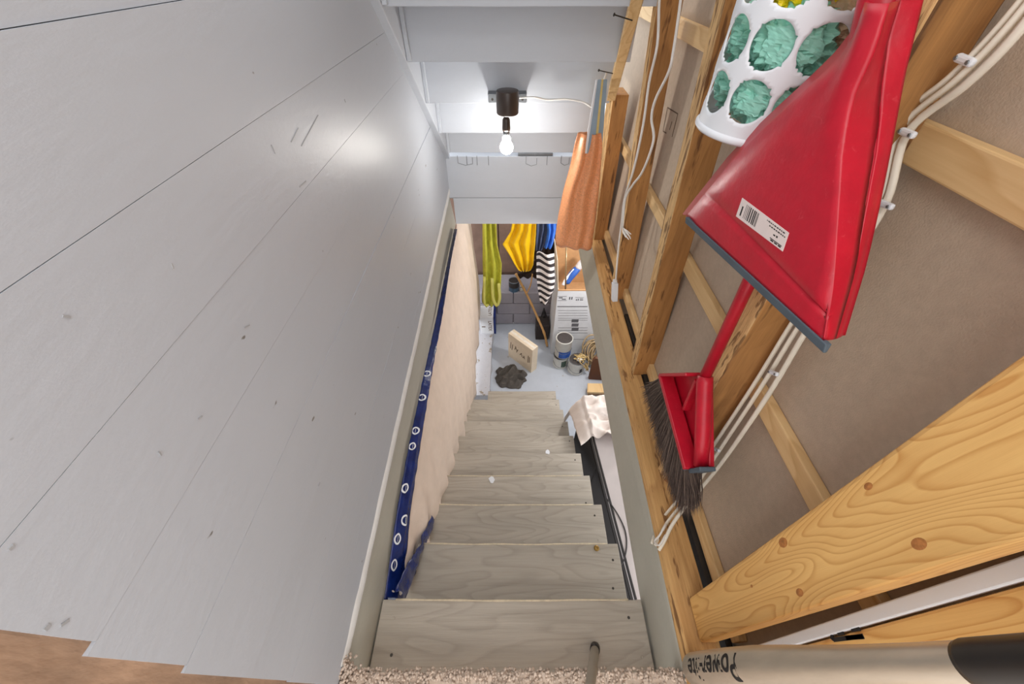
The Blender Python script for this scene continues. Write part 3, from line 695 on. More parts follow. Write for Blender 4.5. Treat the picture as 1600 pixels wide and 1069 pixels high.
for cx_, cy_, cz_, m_, lab in ((-.040, .030, 1.150, TEAL, 'teal plastic bag in lowest dispenser hole nearest the rough stud'), (-.034, -.046, 1.150, TEAL, 'teal plastic bag filling lowest dispenser hole above the dustpan lip'),
                               (-.042, .028, 1.222, TEAL, 'teal plastic bag in second dispenser hole nearest the rough stud'), (-.032, -.048, 1.222, TEAL, 'teal plastic bag with black print in second dispenser hole'),
                               (.022, -.058, 1.186, TEAL, 'teal plastic bag in dispenser hole half hidden by the dustpan'), (.030, -.052, 1.250, CLR, 'tan plastic bag peeping over teal bags in the dispenser'),
                               (-.040, -.01, 1.288, YEL, 'yellow plastic bag above teal bags facing the stairs in dispenser'), (.012, -.056, 1.308, YEL, 'yellow plastic bag behind dispenser holes near the dustpan handle')):
    crumple('plastic_bag', (ax + cx_, ay + cy_, cz_), .058, .056, .050, m_, lab, cz_ * 37 + cx_ * 90, group='bags in the dispenser', n=60, amp=.22)
# ---- cables stapled along the stud
CB = thing('cable_run', hx(1030, 850, .46), 'bundle of white house cables clipped down the old stud', 'cable')
def cpath(off, pts): return knots([hx(x + off[0], y + off[1], X) for x, y, X in pts], 6)
main = [(1640, -40, .535), (1560, 55, .536), (1490, 125, .538), (1405, 200, .545), (1375, 312, .548), (1310, 412, .549), (1245, 508, .550), (1185, 605, .552), (1119, 705, .552), (1085, 758, .545), (1060, 790, .52), (1040, 815, .495), (1028, 838, .468), (1022, 852, .452)]
for i, off in enumerate(((-7, -4), (3, 2), (13, 9))):
    w_ = [1, .9, .9, 1, 1, 1, 1, 1, 1, .8, .8, .8, .7, .5]
    pts = [hx(x + off[0] * k, y + off[1] * k, X) for (x, y, X), k in zip(main, w_)]
    if i == 2: pts = [p + Vector((0, -.006 * math.sin(j * 1.1), 0)) for j, p in enumerate(pts)]
    b = B(); b.tube(knots(pts, 6), .0052, 8, .65); b.build('cable', M_CORD, CB, smooth=True)
for x, y, X in ((1508, 94, .532), (1418, 208, .538), (1384, 320, .541), (1209, 583, .545), (1120, 703, .545)):
    p = hx(x, y, X); b = B(); d = (hx(x + 16, y + 6, X) - hx(x - 14, y - 6, X)); d.normalize()
    b.bar(p - d * .013, p + d * .013, .009, .008, (1, 0, 0)); cl_ = b.build('clip', M_WPLAS, CB, bevel=.003)
    for s_ in (-1, 1):
        b = B(); b.lathe([(.0026, 0), (.002, .0012)], p + d * .009 * s_ + Vector((-.0046, 0, 0)), 8, (-1, 0, 0)); b.build('nail_head', M_GALV, cl_)
b = B(); b.tube(knots([hx(1040, 820, .485), hx(1031, 836, .462), hx(1023, 846, .45), hx(1030, 852, .452), hx(1040, 836, .475)], 5), .003, 6); b.build('tie', M_CORD2, CB, smooth=True)

# ---- white extension cord
ec = thing('extension_cord', hx(962, 470, .50), 'white extension cord hanging from above with square socket end', 'cord')
XC = .462
b = B(); b.tube(knots([hx(1036, -40, .438), hx(1030, 5, .444), hx(1027, 70, .450), hx(1014, 130, .456), hx(1005, 195, .462), hx(990, 265, .470), hx(976, 310, .480), hx(971, 350, .488), hx(966, 390, .495), hx(962, 440, .502)], 6), .0042, 8); b.build('cord', M_CORD2, ec, smooth=True)
b = B(); b.tube(knots([hx(1068, -40, .46), hx(1063, 5, .465), hx(1053, 75, .465), hx(1045, 112, .465), hx(1024, 156, .466), hx(1018, 185, .47), hx(1021, 220, .472), hx(1004, 268, .472), hx(988, 290, .472), hx(977, 312, .478), hx(973, 356, .484)], 6), .0042, 8); b.build('cord', M_CORD2, ec, smooth=True)
b = B()
for k in range(9):
    p = hx(973, 356, .484); q = hx(978 + random.uniform(-3, 8), 370 + random.uniform(-5, 6), .478 + random.uniform(-.008, .008)); b.tube([p, lerp(p, q, .5) + Vector((random.uniform(-.006, .006), 0, 0)), q], .0022, 5)
b.build('frayed_tie', M_CORD2, ec)
q0, q1 = hx(961, 438, .502), hx(960, 470, .512)
b = B(); dq = (q1 - q0).normalized(); b.bar(q0 + dq * .012, q1, .034, .026, (1, 0, 0)); b.bar(q0 - dq * .004, q0 + dq * .014, .020, .018, (1, 0, 0)); b.build('socket_end', M_WPLAS, ec, bevel=.003)

# ---- orange bag and blue folder on a nail
YB = 1.95
ORG_M = plain('orange_bag_film', (232, 158, 110), .4, 0, .2, 130, .35, 60)
og = [(208, 903, 939), (225, 898, 941), (260, 891, 938), (300, 880, 935), (340, 872, 930), (362, 869, 927), (376, 868, 925), (382, 869, 924)]
b = B()
def bag(u, v):
    yy = lerp(og[0][0], og[-1][0], v); l = ease([(r[0], r[1]) for r in og], yy); r_ = ease([(r[0], r[2]) for r in og], yy)
    a = 6.283 * u; k = .5 - .5 * math.cos(a); p = hy(lerp(l, r_, k), yy + (6 * k if v > .95 else 0), YB)
    dep = .018 + .045 * v if v < .97 else .03
    return p + Vector((0, math.sin(a) * dep + .010 * math.sin(k * 16 + 3 * v + 1.5 * nz((k * 3, v * 3, 1))) * (1 if math.sin(a) < 0 else .3), 0))
b.grid(bag, 72, 26, True)
tag(b.build('carrier_bag', ORG_M, smooth=True, solid=.0015), 'orange speckled plastic bag hanging beside the first stud', 'bag')
fo = thing('folder', hy(932, 232, YB - .02), 'slim blue grey folder of papers standing in the orange bag', 'folder')
FB = plain('blue_grey_card', (146, 166, 184), .6, 0, .05)
YP = plain('yellow_paper', (226, 202, 130), .7, 0, .1)
for (t0, t1, b0, b1, dy, m_, nm) in ((931, 934, 913, 917, -.026, M_WPLAS, 'page'), (933, 940, 917, 928, -.018, FB, 'cover'), (934, 943, 920, 932, -.006, YP, 'page'), (939, 949, 924, 940, .004, FB, 'cover')):
    b = B(); b.prism([hy(t0, 125, YB + dy), hy(t1, 124, YB + dy), hy(b1, 240, YB + dy), hy(b0, 240, YB + dy)], (0, .006, 0)); b.build(nm, m_, fo, bevel=.001)
for (p, q) in (((988, 32), (960, 23)), ((958, 115), (936, 110))):
    a = hy(*p, 1.62 if p[0] > 970 else 1.90); d = hy(*q, 1.60 if p[0] > 970 else 1.86); b = B(); b.tube([a, d], .0022, 6); b.tube([d, d + (d - a).normalized() * .002], .005, 8)
    tag(b.build('nail', M_NAIL), 'long dark nail high on the sloped board' if p[0] > 970 else 'long dark nail just above the blue grey folder', 'nail', 'nails in the sloped board')

# ---- baseball bat standing on its barrel
b0_, b1_ = Vector((.470, .048, .041)), Vector((.470, .022, .86)); axb = (b1_ - b0_).normalized()
bat = thing('baseball_bat', b0_, 'silver metal baseball bat with black grip standing on sole plate', 'bat')
prof = [(.020, 0), (.032, .004), (.0355, .014), (.0365, .10), (.0365, .22), (.035, .34), (.031, .44), (.0262, .54), (.0228, .63), (.0205, .72), (.0192, .80), (.019, .86)]
b = B(); b.lathe(prof, b0_, 40, axb); b.build('barrel', M_ALU, bat, smooth=True)
b = B(); b.lathe([(.0198, .775), (.0212, .782), (.0212, .80), (.0212, .92), (.026, .94), (.034, .952), (.034, .962), (.02, .968)], b0_, 32, axb); b.build('grip', M_GRIP, bat, smooth=True)
def wrap(txt, size, zc_, sh_, bold):
    vs, fs = text_mesh(txt, size, bold); b = B(); out = []
    for v in vs:
        h = zc_ - v.x; r = ease([(h_, r_) for r_, h_ in prof], h) + .0006; a = (v.y + sh_) / r
        out.append(b0_ + axb * h + Vector((-math.cos(a) * r, -math.sin(a) * r, 0)))
    b.add(out, fs); return b.build('lettering', M_INK, bat)
wrap('Power', .066, .235, -.006, .0008); wrap('-lite', .062, .105, -.004, .0004); wrap('ALUMINUM', .016, .26, .034, .0003)

# ---- grey pole standing on the top tread
pt = hz(930, 1011, Z0); q = hz(923, 1066, .1); dv = (q - pt).normalized()
pl = thing('metal_pole', pt, 'grey metal pole with dark rubber tip standing on the top tread', 'pole')
b = B(); b.tube([pt + dv * .012, pt + dv * 1.1], .0125, 16); b.build('shaft', plain('grey_pole_paint', (176, 170, 156), .4), pl, smooth=True)
b = B(); b.tube([pt + dv * .003, pt + dv * .004, pt + dv * .035], [.010, .0145, .0145], 16); b.build('rubber_tip', M_GRIP, pl, smooth=True)

# ================================================================== THINGS IN THE BASEMENT
def cloth(name, outline, Y, mat, label, cat, folds=4, amp=.02, nu=36, nv=40, thick=.004, seed=1, group=None, ph=4):
    """hanging cloth: outline rows (image row, left, right) measured at depth Y"""
    b = B()
    def f(u, v):
        yy = lerp(outline[0][0], outline[-1][0], v); l = ease([(r[0], r[1]) for r in outline], yy); r_ = ease([(r[0], r[2]) for r in outline], yy)
        p = hy(lerp(l, r_, u), yy, Y)
        return p + Vector((0, amp * math.sin(u * folds * 6.283 + ph * v * nz((seed, v, 1)) + seed) + amp * .8 * nz((u * 3, v * 4, seed)), 0))
    b.grid(f, nu, nv)
    return tag(b.build(name, mat, smooth=True, solid=thick), label, cat, group)
LIME = plain('lime_cloth', (190, 190, 62), .75, 0, .18, 16, .2, 90)
cloth('lime_garment', [(338, 754, 775), (380, 754, 777), (410, 754, 784), (440, 755, 783), (462, 753, 781), (474, 753, 779), (478, 757, 776)], 3.02, LIME, 'long lime green garment hanging beside the pink sheet', 'garment', 2.5, .022, seed=2)
b = B(); b.tube(knots([hy(757, 430, 2.98), hy(757, 470, 2.97), hy(764, 474, 2.97)], 5), .022, 8, .5); b.tube(knots([hy(769, 432, 2.98), hy(771, 464, 2.96), hy(777, 474, 2.96), hy(781, 462, 2.97), hy(779, 440, 3.0)], 5), .016, 8, .6)
b.v = [p + Vector((0, -.03, 0)) for p in b.v]
tag(b.build('rubber_glove', plain('pale_lime_rubber', (214, 212, 112), .5, 0, .1), smooth=True), 'pale lime loops hanging below the lime green garment', 'glove')
cloth('yellow_rain_jacket', [(338, 802, 838), (360, 798, 837), (380, 785, 836), (398, 797, 834), (412, 804, 833), (421, 810, 829), (423, 815, 824)], 3.03, plain('yellow_rainwear', (234, 188, 22), .35, 0, .1, 16, .2, 40), 'shiny yellow rain jacket hanging by the brown back wall', 'jacket', 3, .02, seed=4)
cloth('navy_garment', [(338, 832, 862), (360, 833, 858), (380, 834, 852), (391, 836, 846)], 3.08, plain('slate_blue_cloth', (72, 84, 116), .7, 0, .15), 'slate blue garment hanging next to the yellow jacket', 'garment', 3, .015, seed=6)
cloth('blue_garment', [(338, 852, 870), (360, 856, 869), (375, 854, 866), (388, 850, 862)], 3.04, plain('bright_blue_cloth', (52, 108, 200), .5, 0, .25), 'bright blue garment hanging above the striped cloth', 'garment', 2, .014, seed=8)
cloth('dark_jacket', [(380, 836, 872), (395, 828, 873), (405, 836, 870), (420, 822, 868), (428, 806, 862), (434, 812, 850)], 3.31, plain('dark_brown_cloth', (46, 32, 26), .75, 0, .3), 'dark brown jacket hanging behind the striped cloth', 'jacket', 3, .02, seed=11)
M_STR, nt, bs = _new('black_white_stripes')
tc = _n(nt, 'ShaderNodeTexCoord'); mp = _n(nt, 'ShaderNodeMapping'); nt.links.new(tc.outputs['Object'], mp.inputs['Vector']); mp.inputs['Rotation'].default_value = (0, -.28, 0)
wv = _n(nt, 'ShaderNodeTexWave', Scale=5.0, Distortion=1.6, wave_type='BANDS', bands_direction='Z'); wv.inputs['Detail Scale'].default_value = .6; nt.links.new(mp.outputs[0], wv.inputs['Vector'])
rp = _n(nt, 'ShaderNodeValToRGB'); rp.color_ramp.interpolation = 'CONSTANT'; rp.color_ramp.elements[0].color = (*lin((44, 38, 40)), 1); rp.color_ramp.elements[1].position = .5; rp.color_ramp.elements[1].color = (*lin((226, 218, 214)), 1)
nt.links.new(wv.outputs['Color'], rp.inputs['Fac']); nt.links.new(rp.outputs['Color'], bs.inputs['Base Color']); bs.inputs['Roughness'].default_value = .8
cloth('striped_cloth', [(396, 838, 866), (410, 839, 866), (425, 838, 866), (440, 839, 867), (455, 841, 865), (468, 843, 858), (475, 845, 854)], 2.72, M_STR, 'black and white striped cloth hanging beside the white carton', 'cloth', 1, .02, seed=13)
b = B(); b.tube([hy(740, 345, 3.1), hy(800, 344, 3.1), hy(880, 345, 3.1)], .012, 8); tag(b.build('hanging_rail', M_NAIL), 'thin dark rail behind header carrying the hung clothes', 'rail')

# ---- cans on the concrete ledge at the back
def can(name, c, r, h, body, lid, label, cat, group=None, band=None, handle=True, lidz=-.006):
    c = Vector(c); t = thing(name, c, label, cat, group)
    b = B(); b.lathe([(r * .97, 0), (r, .004), (r, h - .008), (r * 1.035, h - .005), (r * 1.035, h), (r * .97, h)], c, 32, cap=True); bo = b.build('body', body, t, smooth=False)
    for f in bo.data.polygons: f.use_smooth = abs(f.normal.z) < .5
    b = B(); b.lathe([(r * .93, 0), (r * .93, .002)], c + Vector((0, 0, h + .0)), 32); b.build('lid', lid, t)
    b = B(); b.tube([c + Vector((math.cos(a) * r * 1.0, math.sin(a) * r * 1.0, h + .003)) for a in [k * 6.283 / 28 for k in range(29)]], .004, 6); b.build('rim', M_GALV if lidz < 0 else body, t, smooth=True)
    if band:
        m_, a0, a1, z0_, z1_ = band; b = B(); b.grid(lambda u, v: c + Vector((math.cos(lerp(a0, a1, u)) * (r + .0015), math.sin(lerp(a0, a1, u)) * (r + .0015), lerp(z0_, z1_, v) * h)), 16, 3); b.build('label_band', m_, t)
    if handle:
        b = B(); b.tube([c + Vector((math.cos(a) * (r + .006), math.sin(a) * (r + .006), h * .55 - .05 * math.sin(min(1, k / 6, (12 - k) / 6) * 1.57))) for k, a in enumerate([-2.9 + q_ * .21 for q_ in range(13)])], .0022, 5); b.build('bail', M_GALV, t)
    return t
M_BLK = plain('black_can', (48, 44, 44), .5); M_BL2 = plain('blue_label', (36, 84, 168), .5, 0, .35, 40); M_GRN = plain('dark_green_label', (52, 70, 58), .5, 0, .4, 60)
M_CANW = plain('white_can', (218, 216, 208), .5, 0, .08, 25); M_LID = plain('dark_lid_paint', (66, 60, 58), .5, 0, .25, 30)
p = hz(803, 458, -1.333); can('paint_tin', (p.x, 3.30, -1.333), .056, .14, plain('blue_black_tin', (70, 96, 120), .5, 0, .4, 20), M_BLK, 'small dark tin with blue band on the back block ledge', 'tin', band=(M_BLK, -3.1, 0, .5, 1), handle=False)
p = hz(815, 458, -1.333); can('white_cup', (p.x, 3.30, -1.333), .026, .06, M_CANW, M_WPLAS, 'small white pot beside the dark tin on block ledge', 'pot', handle=False)
# ---- white printed box on the chipped ledge
wbx = thing('glove_carton', (-.275, 3.08, -1.703), 'white printed carton with blue side on the chipped ledge', 'box')
B().box((-.352, 2.985, -1.703), (-.205, 3.185, -1.455)).build('body', M_WCART, wbx, bevel=.003)
B().box((-.2045, 2.985, -1.703), (-.180, 3.185, -1.455)).build('blue_side', M_BLUE, wbx, bevel=.002)
b = B(); lettering(b, 'LATEX', .052, (-.245, 2.9843, -1.58), (0, 0, -1), (1, 0, 0), .001); b.add([(-.335, 2.9843, -1.60), (-.295, 2.9843, -1.60), (-.295, 2.9843, -1.585), (-.335, 2.9843, -1.585)], [(0, 1, 2, 3)])
lettering(b, 'LATEX', .05, (-.24, 3.09, -1.4546), (0, 1, 0), (-1, 0, 0), .001)
b.build('print', M_INKG, wbx)
# ---- cream carton standing on its edge
cA, cC = hz(794.4, 556, ZF), hz(830, 583, ZF); e = (cC - cA); e.z = 0
hgt = (hx(831, 526.5, hz(830, 583, ZF).x).z - ZF); back = Vector((e.y, -e.x, 0)).normalized() * -1
if back.y < 0: back = -back
back *= .085
cr = thing('flat_carton', (cA + cC) / 2, 'flat cream cardboard carton standing on edge on the basement floor', 'box')
H_ = Vector((0, 0, hgt)); b = B(); b.hexa([cA, cC, cC + back, cA + back, cA + H_, cC + H_, cC + back + H_, cA + back + H_]); b.build('body', M_CREAM, cr, bevel=.003)
b = B(); en = e.normalized(); nf = -back.normalized() * .001
for (a0_, c0_, a1_, c1_) in ((.10, .42, .12, .70), (.16, .40, .20, .66), (.28, .50, .34, .66), (.31, .66, .37, .52), (.36, .44, .42, .60), (.50, .44, .58, .56), (.56, .54, .60, .42), (.62, .40, .70, .50), (.66, .52, .70, .40), (.84, .36, .85, .66), (.90, .40, .90, .64)):   # smudged stamp marks
    b.bar(cA + e * a0_ + H_ * c0_ + nf, cA + e * a1_ + H_ * c1_ + nf, .009, .001, nf)
b.build('print', M_INKG, cr)
b = B(); b.add([cA + H_ * 1.001 + back * .35, cC + H_ * 1.001 + back * .35, cC + H_ * 1.001 + back * .65, cA + H_ * 1.001 + back * .65], [(0, 1, 2, 3)]); b.build('tape', plain('pale_tape', (226, 218, 206), .4), cr)
# ---- dark grey cloth heaped on the floor
rc = hz(798, 590, ZF); RAG = plain('charcoal_rag', (84, 78, 72), .9, 0, .2, 30, .4, 90); b = B()
def rag(u, v):
    a = 6.283 * u; rr = v * (.165 + .055 * nz((math.cos(a) * 2, math.sin(a) * 2, 3)) + .022 * nz((math.cos(a) * 3.4, math.sin(a) * 3.4, 6)))
    x, y = math.cos(a) * rr, math.sin(a) * rr * .85; w1 = .05 * nz((x * 7, y * 7, 2))
    ridge = 1 - 2.4 * abs(nz(((x + w1) * 6, (y + w1 - .4 * x) * 19, 7)))
    h = .012 + .05 * (1 - v ** 2) + .075 * ridge * min(1, (1 - v) * 3.2) + .02 * nz((x * 25, y * 25, 4)) * (1 - v)
    return rc + Vector((x, y, max(.004, h if v < .99 else .005)))
b.grid(rag, 110, 44, True); tag(b.build('rag', RAG, smooth=True), 'dark grey cloth heaped on floor below the cream carton', 'cloth')
# ---- bamboo stick leaning on the back wall
BAM = plain('bamboo', (196, 150, 92), .5, 0, .15, 20)
sp = [hy(806, 428, 3.24), hy(822, 458, 3.20), hy(838, 492, 3.08), hy(850, 520, 2.90), hz(855, 541, ZF + .012)]
tk = thing('bamboo_stick', sp[-1], 'knotty bamboo stick leaning against the concrete block wall', 'stick')
kp = knots(sp, 8); b = B(); b.tube(kp, [.0125 + (.003 if i % 6 == 0 else 0) for i in range(len(kp))], 10); b.build('cane', BAM, tk, smooth=True)
b = B(); b.tube(knots([hy(823, 459, 3.19), hy(829, 445, 3.18), hy(832, 428, 3.2)], 5), .007, 8); b.build('twig', BAM, tk, smooth=True)
# ---- dark wire stand behind the stick
ws = thing('wire_stand', (.36, 3.12, ZF), 'dark metal stand with splayed legs behind the bamboo stick', 'stand')
tp_ = hy(850, 482, 3.12)
for x, y in ((842, 530), (850, 538), (858, 530)):
    b = B(); q = hz(x, y - 20, ZF + .01); b.tube([tp_, q], .008, 6); b.build('leg', M_BLK, ws)
b = B(); q = hz(855, 530, ZF); b.box((.27, 2.98, ZF), (.418, 3.14, ZF + .22)); b.build('box_base', plain('dark_box', (50, 42, 40), .7, 0, .3), ws, bevel=.006)
# ---- tall white appliance carton, open at the top
ct = thing('appliance_carton', (.75, 2.95, ZF), 'tall white appliance carton with open cardboard flaps', 'box')
x0, x1, y0, y1, zt = .432, .99, 2.765, 3.17, -.90
t_ = .008
B().box((x0, y0, ZF), (x1, y0 + t_, zt)).build('front_panel', M_WCART, ct)
B().box((x0, y1 - t_, ZF), (x1, y1, zt)).build('back_panel', M_TAN, ct)
B().box((x0, y0 + t_, ZF), (x0 + t_, y1 - t_, zt)).build('side_panel', M_WCART, ct)
B().box((x1 - t_, y0 + t_, ZF), (x1, y1 - t_, zt)).build('side_panel', M_WCART, ct)
B().box((x0 + t_, y0 + t_, zt - .22), (x1 - t_, y1 - t_, zt - .21)).build('inner_tray', M_TAN, ct)
b = B(); b.hexa([(x0, y1, zt), (x1, y1, zt), (x1, y1 + .006, zt), (x0, y1 + .006, zt), (x0, y1 + .03, zt + .30), (x1, y1 + .03, zt + .30), (x1, y1 + .036, zt + .30), (x0, y1 + .036, zt + .30)]); b.build('flap', M_TAN, ct)
b = B(); b.hexa([(x0, y0 + .02, zt), (x0 + .006, y0 + .02, zt), (x0 + .006, y1, zt), (x0, y1, zt), (x0 - .03, y0 + .05, zt + .30), (x0 - .024, y0 + .05, zt + .30), (x0 - .024, y1, zt + .30), (x0 - .03, y1, zt + .30)]); b.build('flap', M_CREAM, ct)
b = B(); b.box((x0, y0 - .002, zt - .006), (x1, y0 + .012, zt + .004)); b.build('cut_edge', M_TAN, ct)
b = B(); yf = y0 - .0012
def fr(px0, py0, px1, py1):
    a, d = hy(px0, py0, yf), hy(px1, py1, yf); b.add([(a.x, yf, a.z), (d.x, yf, a.z), (d.x, yf, d.z), (a.x, yf, d.z)], [(0, 1, 2, 3)])
for r_ in ((871.5, 463, 885.5, 463.6), (871.5, 469.5, 885.5, 470.1), (873, 464.5, 879, 466.2), (878, 467, 884, 468.5), (889.5, 464, 890.8, 468.2), (893, 464, 894.3, 468.2), (899, 464.6, 912, 465.2), (900, 467.5, 901.2, 470), (903, 466.8, 904, 470), (906, 466.5, 911, 467.5), (906, 468.5, 911, 469.6)): fr(*r_)
fr(871, 478.5, 918, 479.8)
for py in (485, 489, 493, 497, 500, 512, 516, 520, 530): fr(872, py, 918, py + .5)
for py in (499, 505.5, 512): fr(893.5, py, 903.5, py + 5)
b.build('print', plain('grey_print', (96, 96, 100), .8), ct)
# things in the open carton
SH = thing('sneaker', hy(891, 446, 2.90), 'blue and white sneaker tipped toe down in the open carton', 'shoe')
a, d = hy(884, 442, 2.92), hy(903, 419, 2.98); b = B()
b.tube(knots([a + Vector((0, 0, -.01)), lerp(a, d, .2), lerp(a, d, .55) + Vector((0, 0, .01)), d], 6), [.014, .022, .030, .034, .036, .037, .036, .036, .036, .037, .038, .039, .040, .040, .040, .040, .038, .036, .034], 14, .85); b.build('upper', plain('sneaker_blue', (38, 84, 164), .6), SH, smooth=True)
b = B(); off = Vector((-.030, -.012, -.012)); b.tube(knots([a + off * .6 + Vector((0, 0, -.012)), lerp(a, d, .3) + off, lerp(a, d, .7) + off, d + off], 5), .017, 10, 1.6); b.build('sole', M_WPLAS, SH, smooth=True)
b = B(); b.tube(knots([d, d + Vector((.03, .01, .05)), d + Vector((.07, .02, .09))], 4), .034, 12); b.build('sock', plain('pale_sock', (204, 196, 196), .8), SH, smooth=True)
b = B(); b.tube([hy(883.5, 452, 2.80), hy(885, 384, 2.86)], .0075, 8); tag(b.build('thin_rod', plain('rod_metal', (150, 126, 92), .3, .5), smooth=True), 'thin metal rod standing in the open carton', 'rod')
# ---- paint cans
pA = hz(876, 577, ZF); pA = Vector((pA.x, pA.y + .075, ZF))
can('paint_can', pA, .078, .145, M_CANW, M_LID, 'white paint can with green label under the tall blue one', 'paint can', band=(M_GRN, -1.6, -.9, .25, .85))
can('paint_can', pA + Vector((.012, .015, .150)), .083, .235, M_CANW, M_LID, 'tall white paint can with blue label stacked on another can', 'paint can', band=(M_BL2, -2.2, -.35, .06, .45), lidz=1)
pB = hz(902, 587, ZF); pB = Vector((pB.x - .01, pB.y + .085, ZF))
can('paint_can', pB, .088, .165, M_CANW, M_LID, 'white paint can with a lump of twine on its lid', 'paint can', band=(M_BLK, -1.3, -.95, .25, .6))
TW = plain('straw_twine', (206, 178, 122), .8, 0, .2, 40)
b = B()
for k in range(7):
    a0 = random.uniform(0, 6.3); c0 = pB + Vector((.05, -.01, .185)); b.tube(knots([c0 + Vector((random.gauss(0, .045), random.gauss(0, .05), random.uniform(-.02, .03))) for _ in range(4)] + [c0 + Vector((.07 + random.gauss(0, .02), -.06, -.10 + random.gauss(0, .02)))], 5), .0045, 6)
tag(b.build('twine', TW, smooth=True), 'loose straw coloured twine over the rim of a paint can', 'twine')
b = B(); q = pB + Vector((.02, -.02, .168)); b.grid(lambda u, v: q + Vector((math.sin(3.14 * v) * math.cos(6.283 * u) * .034, math.sin(3.14 * v) * math.sin(6.283 * u) * .028, .016 + math.cos(3.14 * v) * .016)) * 1.0, 14, 9, True); tag(b.build('paint_lump', M_WPLAS, smooth=True), 'white lump of dried paint on a can lid', 'lump')
# ---- coil of rope against the carton
b = B(); oc = hz(922, 566, ZF)
for k in range(16):
    rx = random.uniform(.06, .12); c0 = Vector((oc.x + random.gauss(.03, .03), oc.y + random.uniform(-.04, .05), ZF + .15 + random.gauss(0, .03))); ph = random.uniform(-.4, .4)
    b.tube([c0 + Vector((math.cos(a) * rx * .8, math.sin(a + ph) * .02 + math.sin(a) * .03, math.sin(a) * rx * 1.1)) for a in [q_ * 6.283 / 20 for q_ in range(21)]], .0075, 6)
tag(b.build('rope_coil', plain('tan_rope', (176, 152, 116), .9, 0, .25, 60), smooth=True), 'coil of tan rope leaning on the appliance carton', 'rope')
# ---- brown panel and pale wooden frame
a = hz(921, 600, ZF) + Vector((0, .06, 0)); b = B(); b.prism([a, a + Vector((.35, -.03, 0)), a + Vector((.35, -.03, .33)), a + Vector((.02, 0, .33)), a + Vector((.0, 0, .30))], (0, .03, 0)); tag(b.build('brown_panel', plain('chestnut_board', (98, 58, 32), .6, 0, .15, 12)), 'dark brown board standing on edge beside the paint cans', 'board')
wf = thing('wooden_tray', hz(925, 622, ZF), 'small pale wooden tray on the floor beside the white sheet', 'tray')
a = hz(917, 615, ZF + .06); b = B(); b.hexa([a, a + Vector((.35, -.01, 0)), a + Vector((.35, .10, 0)), a + Vector((.02, .11, 0)), a + Vector((0, 0, .025)), a + Vector((.35, -.01, .025)), a + Vector((.35, .10, .025)), a + Vector((.02, .11, .025))]); b.build('top', M_STRAP, wf, bevel=.003)
b = B(); b.box((a.x + .02, a.y + .02, ZF), (a.x + .33, a.y + .08, a.z)); b.build('base', M_POST, wf)

# ---- cabinet with pale top beside the stairs
ZC = -.855
A_ = hz(966, 852, ZC); Bq = hz(908, 626, ZC); ld = (Bq - A_).normalized(); rd = Vector((ld.y, -ld.x, 0)); A0 = A_ - ld * .5
cbn = thing('cabinet', (A0.x + .4, .8, ZF), 'long low cabinet with dark brown side and pale top beside stairs', 'cabinet')
def cab(a, r_, z): return A0 + ld * a + rd * r_ + Vector((0, 0, z - ZC))
Lc = (Bq - A0).length
b = B(); b.hexa([cab(0, .012, ZF + .05), cab(0, .62, ZF + .05), cab(Lc - .02, .62, ZF + .05), cab(Lc - .02, .012, ZF + .05), cab(0, .012, ZC - .03), cab(0, .62, ZC - .03), cab(Lc - .02, .62, ZC - .03), cab(Lc - .02, .012, ZC - .03)]); b.build('body', M_GLOSSY, cbn, bevel=.004)
b = B(); b.hexa([cab(0, .014, ZC - .029), cab(0, .64, ZC - .029), cab(Lc, .64, ZC - .029), cab(Lc, .014, ZC - .029), cab(0, .014, ZC), cab(0, .64, ZC), cab(Lc, .64, ZC), cab(Lc, .014, ZC)]); b.build('top', plain('pale_laminate', (176, 166, 163), .5, 0, .05, 10), cbn)
b = B()
for o_ in (0, .018):
    b.bar(cab(0, o_, ZC + .002 * (o_ > 0) - .004), cab(Lc, o_, ZC - .004), .010, .016, (0, 0, 1))
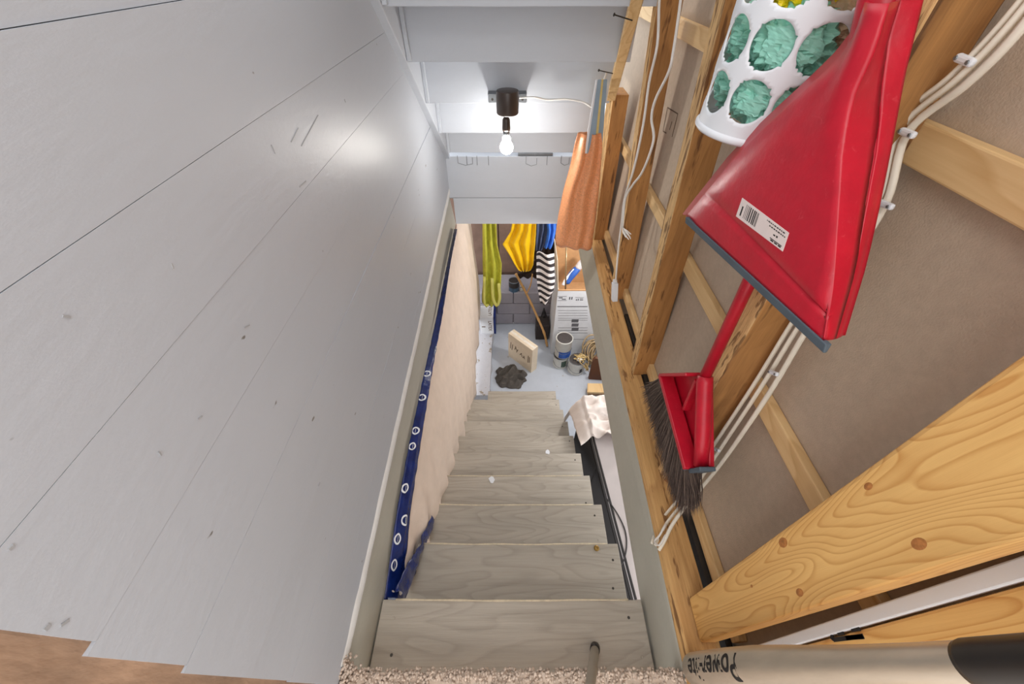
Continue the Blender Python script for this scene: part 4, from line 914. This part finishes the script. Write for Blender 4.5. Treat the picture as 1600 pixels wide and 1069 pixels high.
b.build('edging', plain('black_edging', (30, 24, 22), .6), cbn, bevel=.002)
for k in range(3):
    b = B(); s0, s1 = Lc * k / 3 + .02, Lc * (k + 1) / 3 - .02; b.hexa([cab(s0, .004, ZF + .09), cab(s0, .014, ZF + .09), cab(s1, .014, ZF + .09), cab(s1, .004, ZF + .09), cab(s0, .004, ZC - .06), cab(s0, .014, ZC - .06), cab(s1, .014, ZC - .06), cab(s1, .004, ZC - .06)]); b.build('side_panel', M_GLOSSY, cbn, bevel=.004)
for (a, r_) in ((.04, .05), (.04, .57), (Lc - .08, .05), (Lc - .08, .57)):
    p = cab(a, r_, ZF); b = B(); b.lathe([(.018, 0), (.024, .05)], p, 10); b.build('foot', M_GLOSSY, cbn)
# white sheet thrown over its far end
b = B()
def drape(u, v):
    a = lerp(Lc - .34, Lc + .10, v); r_ = lerp(-.075, .40, u)
    z = ZC + .012
    if r_ < 0: z -= ease([(0, 0), (.03, .03), (.08, .22)], -r_) * (.15 + .85 * ease([(0, 0), (.55, .35), (1, 1)], v))
    if a > Lc - .01: z -= (a - Lc + .01) * 2.2
    hump = .08 * max(0, nz((u * 4, v * 3.5, 4))) + .035 * (1 - 2 * abs(nz((u * 6 + v * 2, v * 7, 9)))) + .02
    lo = ease([(0, .0), (.15, .10), (.5, .02), (1, .12)], u)
    if v < lo: a = lerp(Lc - .34, Lc + .10, lo)
    return cab(min(a, Lc + .06), r_, z + (max(0, hump) if r_ > 0 else max(0, hump) * .4))
b.grid(drape, 60, 44)
tag(b.build('white_sheet', plain('white_sheet_cloth', (226, 214, 206), .85, 0, .03, 20, .2, 60), smooth=True, solid=.004), 'crumpled white cloth thrown over the far end of cabinet', 'sheet')
b = B(); cz = ZC + .006
b.tube(knots([hz(949, 780, cz), hz(966, 805, cz), hz(977, 830, cz), hz(979, 855, cz), hz(973, 880, cz), hz(966, 884, cz)], 6), .0035, 6); tag(b.build('black_cord', M_BLK, smooth=True), 'thin black cord lying on the pale cabinet top', 'cord')
